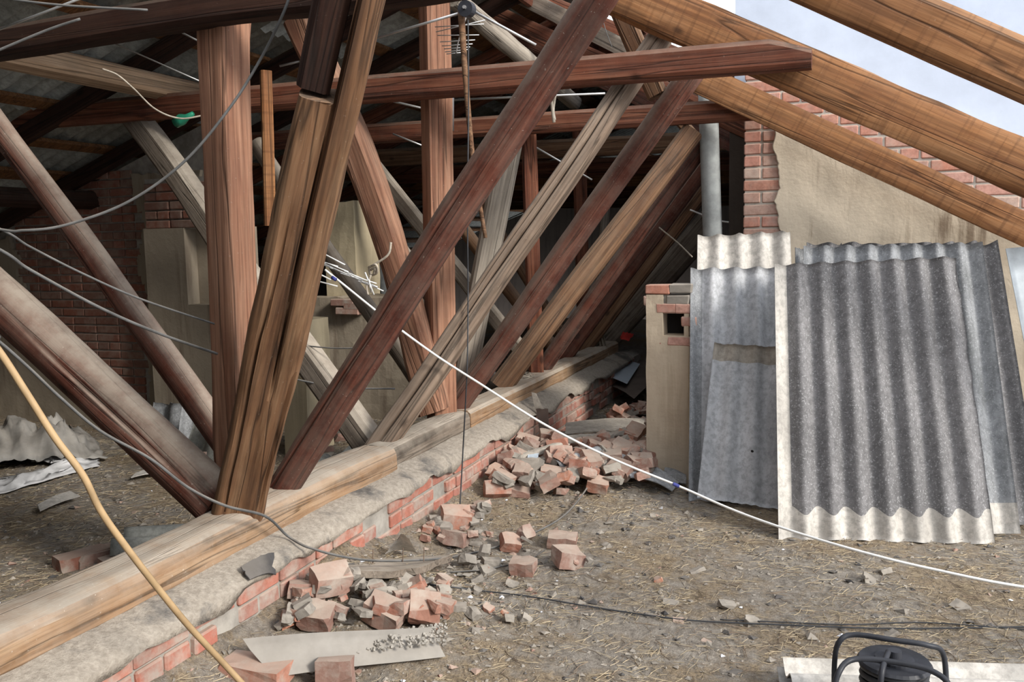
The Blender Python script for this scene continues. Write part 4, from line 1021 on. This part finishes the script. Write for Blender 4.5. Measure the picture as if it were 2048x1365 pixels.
for k, (a_, b2, lab) in enumerate((((222, 1104), (380, 1094), 'front grey half-round tile lying behind the sill beam'), ((248, 1082), (410, 1072), 'rear grey half-round tile lying behind the sill beam'))):
    a, b_ = G(*a_, .06+.03*k), G(*b2, .06+.03*k); ax_ = (b_-a).normalized(); sd_ = ax_.cross(V((0, 0, 1))).normalized(); up_ = sd_.cross(ax_); vs = []; fs = []
    for kk, r_ in ((0, .07), (1, .062)):
        for i in range(9):
            for j in range(11): vs.append((b_-a)*(i/8)+(sd_*math.cos(math.pi*j/10)+up_*math.sin(math.pi*j/10))*r_)
    for i in range(8):
        for j in range(10): s_ = i*11+j; fs += [(s_, s_+1, s_+12, s_+11), (99+s_, 99+s_+11, 99+s_+12, 99+s_+1)]
    for j in range(10): fs += [(j, 99+j, 99+j+1, j+1), (88+j, 89+j, 99+89+j, 99+88+j)]
    tag(link('ridge_tile', mesh('ridge_tile', vs, fs, 'slate_shade', True), None, a), lab, 'roof tile')
shard([(598, 950), (640, 940), (668, 905), (610, 912)], (.06,)*4, 'slate_dusty', 'flat dusty slate piece on the left floor by the wavy broken slate', .0, .05, 23)
B1, B2 = G(604, 966), G(686, 938)
sheet('slate_sheet', 'broken wavy slate lying with its curled grey edge towards the sill beam', B1+V((0, 0, .03)), B2+V((0, 0, .03)), B1+V((-.1, .45, .05)), B2+V((-.1, .45, .05)), 1.6, 'slate_shade', amp=.04, rows=6, ragt=.1, sd=31)
gb = G(850, 832); b = MB()
for (cx, cy, sx, sy) in ((0, -.09, .26, .012), (0, .09, .26, .012), (-.125, 0, .012, .19), (.125, 0, .012, .19)): b.box((cx, cy, .06), (sx, sy, .12))
b.box((0, 0, .006), (.25, .18, .012))
tag(b.build('crate', 'green_box', None, origin=None), 'low open green box on the floor behind the second post', 'box').location = (gb.x, gb.y+.1, gb.z)

# ------------------------------------------------------------------ cloths
def hang(name, label, cat, top, bot, Y, mat, sd, sway=.03, ncol=16, nrow=16):
    T1, T2 = P(*top[0], y=Y), P(*top[1], y=Y); B1, B2 = P(*bot[0], y=Y-.06), P(*bot[1], y=Y-.06); vs = []; fs = []
    for j in range(nrow+1):
        for i in range(ncol+1):
            u, v = i/ncol, j/nrow; vs.append(T1.lerp(T2, u).lerp(B1.lerp(B2, u), v)+V((0, sway*math.sin(u*19+sd+N(v*2, sd)*2), .01*N(u*5, v*5, sd)))-T1)
    for j in range(nrow):
        for i in range(ncol): a = j*(ncol+1)+i; fs.append((a, a+1, a+ncol+2, a+ncol+1))
    o = link(name, mesh(name, vs, fs, mat, True), None, T1); so = o.modifiers.new('thick', 'SOLIDIFY'); so.thickness = .006; return tag(o, label, cat)
hang('cloth', 'tan sacking hanging in folds over the far end of the sill beam', 'cloth', ((1192, 672), (1206, 662)), ((1196, 748), (1224, 738)), 8.7, 'cloth_tan', 3)
hang('cloth', 'dark blue cloth hanging in the shade at the back of the loft', 'cloth', ((1222, 478), (1250, 470)), ((1212, 545), (1240, 548)), 9.9, 'cloth_blue', 5)
shard([(1240, 678), (1258, 682), (1268, 668), (1246, 664)], (.55, .55, .62, .62), 'cloth_red', 'small red rag lying beyond the hanging sacking', .02, .2, 24, 'rag', 'cloth')

# ------------------------------------------------------------------ antennas, rods and cords
Ya = 4.55
pole = cable('antenna_pole', None, [P(924, -12, y=Ya), P(930, 120, y=Ya), P(944, 300, y=Ya), P(972, 478, y=Ya)], .014, 'wood_brown', parent=None) if False else None
ant = empty('mast_antenna', P(935, 18, y=Ya), 'old antenna with a black hub and metal arms on a wooden stick', 'antenna'); A0 = V(ant.location)
def sub(name, pts, r, mat, parent=ant, base=None, k=6, seg=8, smooth=True):
    b = MB(); pts = [V(p)-(A0 if base is None else base) for p in pts]; pts = spline(pts, k) if len(pts) > 2 else pts
    if isinstance(r, tuple): r = [r[0]+(r[1]-r[0])*i/(len(pts)-1) for i in range(len(pts))]
    b.tube(pts, r, seg); return b.build(name, mat, parent, smooth)
sub('pole', [P(922, 20, y=Ya), P(930, 140, y=Ya), P(946, 320, y=Ya), P(971, 476, y=Ya)], (.019, .011), 'wood_brown', seg=10)
c_ = P(935, 18, y=Ya-.03); b = MB(); b.tube([c_-A0+V((0, .02, 0)), c_-A0+V((0, -.035, -.004))], .043, 20); b.build('hub', 'plastic_black', ant)
b = MB(); b.tube([c_-A0+V((0, -.035, 0)), c_-A0+V((0, -.05, 0))], .010, 6); b.build('bolt', 'aluminium', ant)
for (q1, q2_) in (((920, 26), (752, 76)), ((950, 24), (1072, 90)), ):
    sub('arm', [P(*q1, y=Ya), P(*q2_, y=Ya+.1)], .0075, 'aluminium')
sub('cable', [P(936, 40, y=Ya-.05), P(937, 200, y=Ya-.07), P(935, 420, y=Ya-.12), P(936, 600, y=Ya-.1), P(934, 740, y=Ya-.2), P(926, 900, y=Ya-.1), G(919, 1030, .01)], .0042, 'cable_black', k=10)
Yb = 4.75; a2 = empty('aerial', P(915, 85, y=Yb), 'small many-barred aerial hanging behind the wooden stick', 'antenna'); B0 = V(a2.location)
sub('boom', [P(912, 108, y=Yb), P(918, 78, y=Yb), P(932, 35, y=Yb)], .004, 'steel_dull', a2, B0)
for (x0_, y0_, x1_, y1_) in ((870, 54, 968, 48), (875, 71, 958, 70), (880, 84, 950, 80), (884, 92, 945, 88), (888, 98, 940, 94), (890, 104, 936, 99), (872, 64, 970, 40), (893, 108, 925, 105)):
    sub('element', [P(x0_, y0_, y=Yb-.01), P(x1_, y1_, y=Yb+.01)], .0028, 'aluminium', a2, B0, seg=6)
Yc = 3.98; a3 = empty('tangled_aerial', P(690, 545, y=Yc), 'bunched white many-rod aerial tied between the split log and the red strut', 'antenna'); D0 = V(a3.location)
sub('boom', [P(632, 520, y=Yc), P(690, 548, y=Yc), P(755, 575, y=Yc)], .005, 'aluminium', a3, D0)
for k in range(16):
    x_ = 640+k*7; y_ = 524+k*3.1+3*math.sin(k*2.3)
    sub('rod', [P(x_-22, y_-9+2*math.sin(k), y=Yc-.02), P(x_+22, y_+9+3*math.cos(k*1.7), y=Yc+.02)], .0032, 'cable_white', a3, D0, seg=6)
for (q1, q2_) in (((638, 503), (690, 530)), ((625, 560), (675, 573)), ((632, 545), (662, 560)), ((730, 545), (748, 590)), ((738, 560), (742, 585))):
    sub('rod', [P(*q1, y=Yc-.03), P(*q2_, y=Yc)], .004, 'cable_white', a3, D0, seg=6)
sub('clip', [P(664, 555, y=Yc-.04), P(672, 560, y=Yc-.04)], .010, 'plastic_blue', a3, D0)
def rod(label, q1, q2_, Y, r, mat='aluminium', cat='rod', nm='metal_rod', Y2=None):
    a, b_ = P(*q1, y=Y), P(*q2_, y=Y if Y2 is None else Y2); b = MB(); b.tube([a, b_], r, 8); return tag(b.build(nm, mat, None, True, origin=a), label, cat)
rod('aluminium rod lying nearly level above the second tie beam', (905, 200), (1210, 187), 6.35, .008)
rod('aluminium rod sloping down to the second tie beam left of the second post', (748, 194), (872, 223), 6.3, .008)
rod('thin rod sloping behind the red strut below the second tie beam', (1022, 266), (1184, 360), 7.4, .008)
rod('thin rod low between second post and leaning post top', (786, 268), (846, 292), 6.6, .007)
rod('white rod hanging upright far back between the rear struts', (1273, 412), (1272, 510), 9.4, .014, 'cable_white')
rod('thick pale pole crossing the top left corner above the first tie beam', (-20, 66), (195, -16), 2.3, .0042)
rod('thin rod hanging from the first tie beam towards the first post, upper', (365, 66), (412, 90), 4.0, .005)
rod('long thin rod sloping under the first tie beam at left', (232, 88), (412, 168), 4.2, .004)
rod('short rod end poking out beside the notched log', (560, 132), (602, 122), 5.0, .008)
rod('galvanised bracket pipe fixed beside the second post', (903, 186), (903, 262), 5.4, .018, 'steel_dull', 'pipe', 'bracket_pipe')
# white cable and the dark ones
d_ = 4.6
wc = cable('white_cable', 'long white cable sagging from the struts down across the rubble to the right', [P(650, 540, d=4.75), P(690, 572, d=4.75), P(775, 640, d=4.75), P(870, 710, d=4.8), P(960, 768, d=4.8), P(1090, 850, d=4.75), P(1225, 918, d=4.7), P(1360, 974, d=4.6),
      P(1460, 1018, d=4.45), P(1560, 1055, d=4.25), P(1700, 1098, d=4.0), P(1860, 1138, d=3.8), P(2100, 1182, d=3.6), P(2600, 1230, d=3.4)], .0064, 'cable_white')
b = MB(); b.tube([P(1346, 968, d=4.6)-wc.location, P(1358, 973.5, d=4.6)-wc.location], .0095, 10); b.build('tape', 'plastic_blue', wc)
cable('black_cable', 'black cable hanging past the split log foot, then snaking over the rubble', [P(-600, 380, d=2.9), P(-60, 640, d=3.0), P(0, 685, d=3.05), P(60, 738, d=3.1), P(120, 795, d=3.1), P(200, 862, d=3.15), P(300, 918, d=3.2), P(375, 975, d=3.3), P(450, 1012, d=3.35), P(530, 1033, d=3.5), P(572, 1070, x=-2.17),
      P(600, 1088, x=-2.10), P(622, 1097, x=-2.05), P(680, 1113, x=-1.95), G(750, 1122, .10), G(850, 1120, .08), G(920, 1112, .03), G(1000, 1092, .02), G(1065, 1068, .02), G(1130, 1030, .02), G(1175, 975, .06), G(1195, 930, .14), G(1206, 900, .2)], .0056, 'cable_grey')
cable('thin_wire', 'thin dark wire lying straight across the trodden ground to the right border', [G(860, 1170, .01), G(960, 1182, .012), G(1060, 1194, .012), G(1180, 1214, .012), G(1300, 1232, .012), G(1400, 1243, .012), G(1600, 1252, .012), G(1800, 1258, .012), G(2080, 1254, .012)], .0035, 'cable_black')
cable('thin_wire', 'second thin wire looping in the straw at lower right', [G(1440, 1240, .012), G(1560, 1245, .012), G(1700, 1250, .012), G(1850, 1246, .012), G(2080, 1262, .012)], .003, 'cable_black')
cable('thin_wire', 'short curved wire beside the orange brick pieces', [G(900, 1145, .012), G(980, 1138, .015), G(1060, 1118, .015), G(1090, 1100, .015)], .0035, 'cable_grey')
cable('sagging_cable', 'dark cable sagging in a wide arc from the top past the first post', [P(-500, 360, d=2.9), P(-40, 452, d=2.9), P(50, 461, d=2.9), P(140, 448, d=2.95), P(260, 402, d=3.0), P(370, 322, d=3.0), P(460, 215, d=3.0), P(520, 120, d=3.0), P(565, 30, d=2.9), P(590, -40, d=2.9)], .0048, 'cable_grey')
cable('sagging_cable', 'upper of two dark cables slanting from the left border to the first post', [P(-500, 250, d=2.8), P(-40, 440, d=2.9), P(60, 494, d=3.0), P(160, 545, d=3.1), P(280, 598, d=3.25), P(428, 648, d=3.6)], .0042, 'cable_grey')
cable('sagging_cable', 'lower of two dark cables slanting from the left border to the first post', [P(-500, 270, d=2.8), P(-40, 480, d=2.9), P(60, 540, d=3.0), P(200, 616, d=3.1), P(320, 668, d=3.3), P(434, 708, d=3.6)], .0058, 'cable_grey')
cable('thin_wire', 'thin tan wire curling below the sunlit purlin', [P(205, 138, d=4.2), P(235, 150, d=4.2), P(268, 178, d=4.2), P(310, 218, d=4.1), P(360, 237, d=4.1), P(412, 230, d=4.1)], .004, 'rope_pale')
cable('thin_wire', 'thin dark wire crossing the top left corner', [P(-30, 112, d=2.6), P(90, 62, d=2.6), P(160, 38, d=2.6)], .004, 'cable_grey')
cable('thin_wire', 'thin wire nearly level along the very top left', [P(-30, -8, d=2.6), P(120, 10, d=2.6), P(295, 20, d=2.6)], .0035, 'cable_grey')
cable('thin_wire', 'thin wire behind the thick red strut at mid height', [P(590, 690, d=5.3), P(680, 697, d=5.2), P(770, 690, d=5.1), P(792, 668, d=5.0)], .0045, 'cable_grey')
cable('thin_wire', 'lower dark wire running behind the red strut to the second footing', [P(570, 755, d=5.2), P(680, 775, d=5.2), P(790, 778, d=5.2)], .0055, 'cable_grey')
cable('thin_wire', 'pale wire hanging down behind the rear struts near the pipe', [P(1318, 455, d=7.2), P(1358, 488, d=7.2), P(1384, 514, d=6.8)], .006, 'rope_pale')
cable('thin_wire', 'white wire sagging between the flue pipe and the brick corner', [P(1380, 420, d=7.6), P(1440, 442, d=7.6), P(1492, 446, d=7.4)], .007, 'cable_white')
cable('thin_wire', 'thin wire hanging from the near rafter across the far rafters', [P(1203, 30, d=6), P(1212, 62, d=6), P(1224, 94, d=6)], .0025, 'cable_grey')
hose = cable('garden_hose', 'tan hose looping down across the bottom left corner', [P(-220, 430, d=2.3), P(-120, 550, d=2.3), P(-60, 628, d=2.3), P(0, 705, d=2.3), P(55, 790, d=2.3), P(110, 876, d=2.32), P(165, 950, d=2.35), P(200, 1020, d=2.38), P(245, 1085, d=2.42), P(310, 1170, d=2.5), P(375, 1250, d=2.6), P(440, 1320, d=2.7), P(500, 1385, d=2.75)], .0095, 'hose_tan')
# cords
def knot(label, pts, Y, r, loops, tails):
    e = empty('cord', P(*pts[0], y=Y), label, 'cord'); B_ = V(e.location)
    for L_ in loops: sub('loop', [P(x, y, y=Y+dy) for x, y, dy in L_], r, 'rope_pale', e, B_, 6)
    for L_ in tails: sub('tail', [P(x, y, y=Y+dy) for x, y, dy in L_], r*.9, 'rope_pale', e, B_, 6)
knot('pale frayed cord knotted round the thick red strut near the top', [(1104, 180)], 3.3, .007, [[(1098, 165, 0), (1112, 178, -.02), (1100, 200, 0), (1096, 180, .02), (1098, 165, 0)], [(1094, 185, 0), (1108, 195, -.02), (1110, 178, 0)]], [[(1106, 148, 0), (1102, 190, 0), (1108, 245, 0)], [(1098, 190, 0), (1096, 210, 0)], [(1110, 190, 0), (1106, 220, .01), (1109, 240, 0)]])
knot('pale cord tied round the pinkish strut, knot hanging behind the red strut', [(745, 540)], 4.7, .008, [[(738, 535, 0), (752, 530, -.03), (754, 545, 0), (742, 550, .02), (738, 535, 0)], [(742, 540, 0), (750, 536, -.02), (748, 548, 0)]], [[(782, 485, -.02), (776, 510, -.02), (745, 532, -.02)], [(742, 550, 0), (734, 572, 0), (736, 590, 0)], [(736, 565, 0), (744, 585, 0)]])
e_ = empty('wire_coil', G(1045, 760, .4), 'small coil of pale wire lying on the sill beam between two footings', 'wire coil'); e_.location = P(1045, 758, x=-2.42)
for k in range(7):
    b = MB(); rr_ = .05+.012*(k % 3); b.tube([V((rr_*1.3*math.cos(t), rr_*math.sin(t)*1.2, .006*k+.01*math.sin(t*2+k))) for t in [i*2*math.pi/24 for i in range(25)]], .003, 5); b.build('turn', 'rope_pale', e_, True)

# ------------------------------------------------------------------ foreground right: flat slates and cable reel
zb = .05
Lx = P(1556, 1330, z=zb)
for k, lab in enumerate(('lower pale slate sheet lying flat at the bottom right border', 'upper pale slate sheet lying flat under the cable reel')):
    z_ = .035+.045*k; dx, dy = .02*k, -.01*k
    A_ = P(1554, 1329, z=.07)+V((dx, dy, 0)); A_.z = z_
    dir_ = (P(2048, 1343, z=.07)-P(1554, 1329, z=.07)); dir_.z = 0; dir_.normalize(); per = V((dir_.y, -dir_.x, 0))
    sheet('slate_sheet', lab, A_+per*1.1, A_, A_+per*1.1+dir_*1.75, A_+dir_*1.75, 7.4, 'slate_clean', amp=.022, rows=12, sd=40+k)
rc_ = P(1789, 1322, z=.30); reel = empty('cable_reel', (rc_.x, rc_.y, .10), 'black cable reel with a tubular frame on the flat slates, bottom right', 'cable reel')
def disc(b, z, r, th, seg=36): b.tube([V((0, 0, z)), V((0, 0, z+th*.25)), V((0, 0, z+th))], [r*.96, r, r*.94], seg)
for z_ in (.19, 0.0):
    b = MB(); disc(b, z_, .112, .012); b.build('flange', 'plastic_black', reel, False)
b = MB(); b.tube([V((0, 0, .198)), V((0, 0, .210)), V((0, 0, .212)), V((0, 0, .235))], [.06, .058, .022, .020], 24); b.build('hub', 'plastic_black', reel, False)
for L_ in range(3):
    b = MB(); pts = []
    for i in range(7*20):
        t = i/20*2*math.pi; pts.append(V(((.072+.011*L_)*math.cos(t), (.072+.011*L_)*math.sin(t), .02+.024*i/20+.003*math.sin(t*3+L_))))
    b.tube(pts, .0105, 8); b.build('cable_turns', 'cable_black', reel, True)
b = MB()
for s_ in (-1, 1):
    pts = spline([V((-.175, .13*s_-.04, -.05)), V((-.178, .13*s_-.04, .12)), V((-.165, .11*s_-.04, .205)), V((-.12, .09*s_, .228)), V((0, .08*s_, .232)), V((.10, .09*s_, .225)), V((.15, .12*s_, .19)), V((.165, .13*s_, .06)), V((.165, .13*s_, -.05))], 6)
    b.tube(pts, .009, 10)
b.build('frame', 'plastic_black', reel, True)
b = MB(); b.tube(spline([V((-.045, -.125, -.05)), V((-.045, -.128, .14)), V((-.04, -.11, .215)), V((-.02, -.02, .235))], 6), .009, 10); b.build('handle', 'plastic_black', reel, True)

# ------------------------------------------------------------------ loose stuff on the floor
def vis(p):
    d = p-EYE; zc = d.dot(FWD)
    if zc < .5: return False
    return -60 < 1024+F*d.dot(RIGHT)/zc < 2110 and 300 < 682-F*d.dot(UPV)/zc < 1440
def litter(name, label, cat, n, mat, maker, dens, sd):
    rr = random.Random(sd); vs = []; fs = []; k = 0; t = 0
    while k < n and t < n*40:
        t += 1
        # even spread over the picture-facing ground: more pieces close by
        y = 1.6+7.5*rr.random()**1.7; x = rr.uniform(-7.5, 1.9)
        if -2.6 < x < XF+.03 or (y > YG-.1 and x > c0-.1) or (y > YL-.05 and x < -4.9): continue
        if rr.random() > dens(x, y): continue
        p = V((x, y, H(x, y)))
        if not vis(p): continue
        v_, f_ = maker(rr); b_ = len(vs); vs += [p+q for q in v_]; fs += [tuple(b_+i for i in f) for f in f_]; k += 1
    return tag(link(name, mesh(name, vs, fs, mat)), label, cat, kind='stuff')
OCT = [(0, 2, 4), (2, 1, 4), (1, 3, 4), (3, 0, 4), (2, 0, 5), (1, 2, 5), (3, 1, 5), (0, 3, 5)]
def pebble(lo, hi, pw=2.5):
    def f(rr):
        s_ = lo+(hi-lo)*rr.random()**pw; a = rr.random()*6.3; ca, sa = math.cos(a), math.sin(a)
        pts = [V((1, 0, 0)), V((-1, 0, 0)), V((0, 1, 0)), V((0, -1, 0)), V((.2, .1, .5)), V((0, 0, -.4))]
        out = []
        for q in pts:
            q = q*rr.uniform(.6, 1.1)+V((rr.uniform(-.3, .3), rr.uniform(-.3, .3), rr.uniform(-.2, .2))); out.append(V((q.x*ca-q.y*sa, q.x*sa+q.y*ca, q.z))*s_+V((0, 0, s_*.15)))
        return out, OCT
    return f
def stalk(lo, hi, r0):
    def f(rr):
        L_ = rr.uniform(lo, hi); a = rr.random()*6.3; t = V((math.cos(a), math.sin(a), rr.uniform(-.12, .22))); n_ = V((-t.y, t.x, 0)); u_ = V((0, 0, 1)); r_ = r0*rr.uniform(.6, 1.3)
        bend_ = n_*rr.uniform(-.15, .15)*L_; z0 = V((0, 0, rr.uniform(.001, .010))); out = []
        for c_ in (-t*L_/2, bend_, t*L_/2):
            out += [c_+z0+n_*r_, c_+z0-n_*r_, c_+z0+u_*r_*1.4]
        return out, [(0, 1, 4, 3), (1, 2, 5, 4), (2, 0, 3, 5), (3, 4, 7, 6), (4, 5, 8, 7), (5, 3, 6, 8)]
    return f
def rubz(x, y): return max(gau(x, y, -1.75, 3.2, .45, .9), gau(x, y, -1.6, 5.8, .6, 1.0), .8*sstep(6.1, 6.8, y)*(x > -2.2), .5*math.exp(-max(0, x+2.13)/.4)) if x > -2.3 else .12
strawz = lambda x, y: (.28+.72*sstep(-.1, .4, N(x*1.3, y*1.3, 4)+.5*N(x*5, y*5, 4)+.1+.35*sstep(-1.2, .6, x))*(1-.8*rubz(x, y))) if x > -2.3 else .5
litter('gravel', 'grey mortar grit and pebbles strewn over the loft floor', 'gravel', 12000, 'stone_grey', pebble(.003, .017), lambda x, y: .25+.75*rubz(x, y), 1)
litter('gravel_clods', 'larger grey clods and mortar bits in the rubble patches', 'rubble', 1300, 'stone_grey', pebble(.010, .035, 2), lambda x, y: .02+rubz(x, y)**1.5, 2)
litter('brick_grit', 'small orange brick crumbs strewn over the rubble', 'brick crumbs', 900, 'brick_loose', pebble(.006, .028, 2), lambda x, y: .05+.9*rubz(x, y), 3)
litter('straw', 'dry straw scattered over the trodden floor', 'straw', 15000, 'straw', stalk(.02, .085, .0010), strawz, 4)
litter('straw_dark', 'darker old stalks and twigs among the straw', 'twigs', 4500, 'twig', stalk(.02, .12, .0013), lambda x, y: .3+.5*strawz(x, y), 5)
litter('feathers', 'white feathers and paper bits dotted over the rubble', 'feathers', 170, 'feather', pebble(.006, .022, 1.5), lambda x, y: .12+.9*rubz(x, y), 6)
litter('dark_debris', 'dark felt and slate crumbs in the straw', 'debris', 1100, 'felt_black', pebble(.005, .028, 2.5), lambda x, y: .4, 7)

plate('felt_flap', 'black curled flap of roofing felt on the shoulder of the low wall', [P(500, 1160, x=-2.085), P(552, 1150, x=-2.085), P(548, 1106, x=-2.14), P(482, 1134, x=-2.14)], .004, 'felt_black', 'felt', 8, 8, lambda u, v: .02*math.sin(u*3.1), rag=.05, sd=5)
b = MB(); q_ = P(352, 246, y=4.6); b.tube([q_, q_+V((.05, 0, .02)), q_+V((.09, 0, .03)), q_+V((.14, 0, .05))], [.035, .037, .02, .014], 14)
tag(b.build('bottle', 'glass_green', None, True, origin=q_), 'green glass bottle tucked under the long tie beam at left', 'bottle')
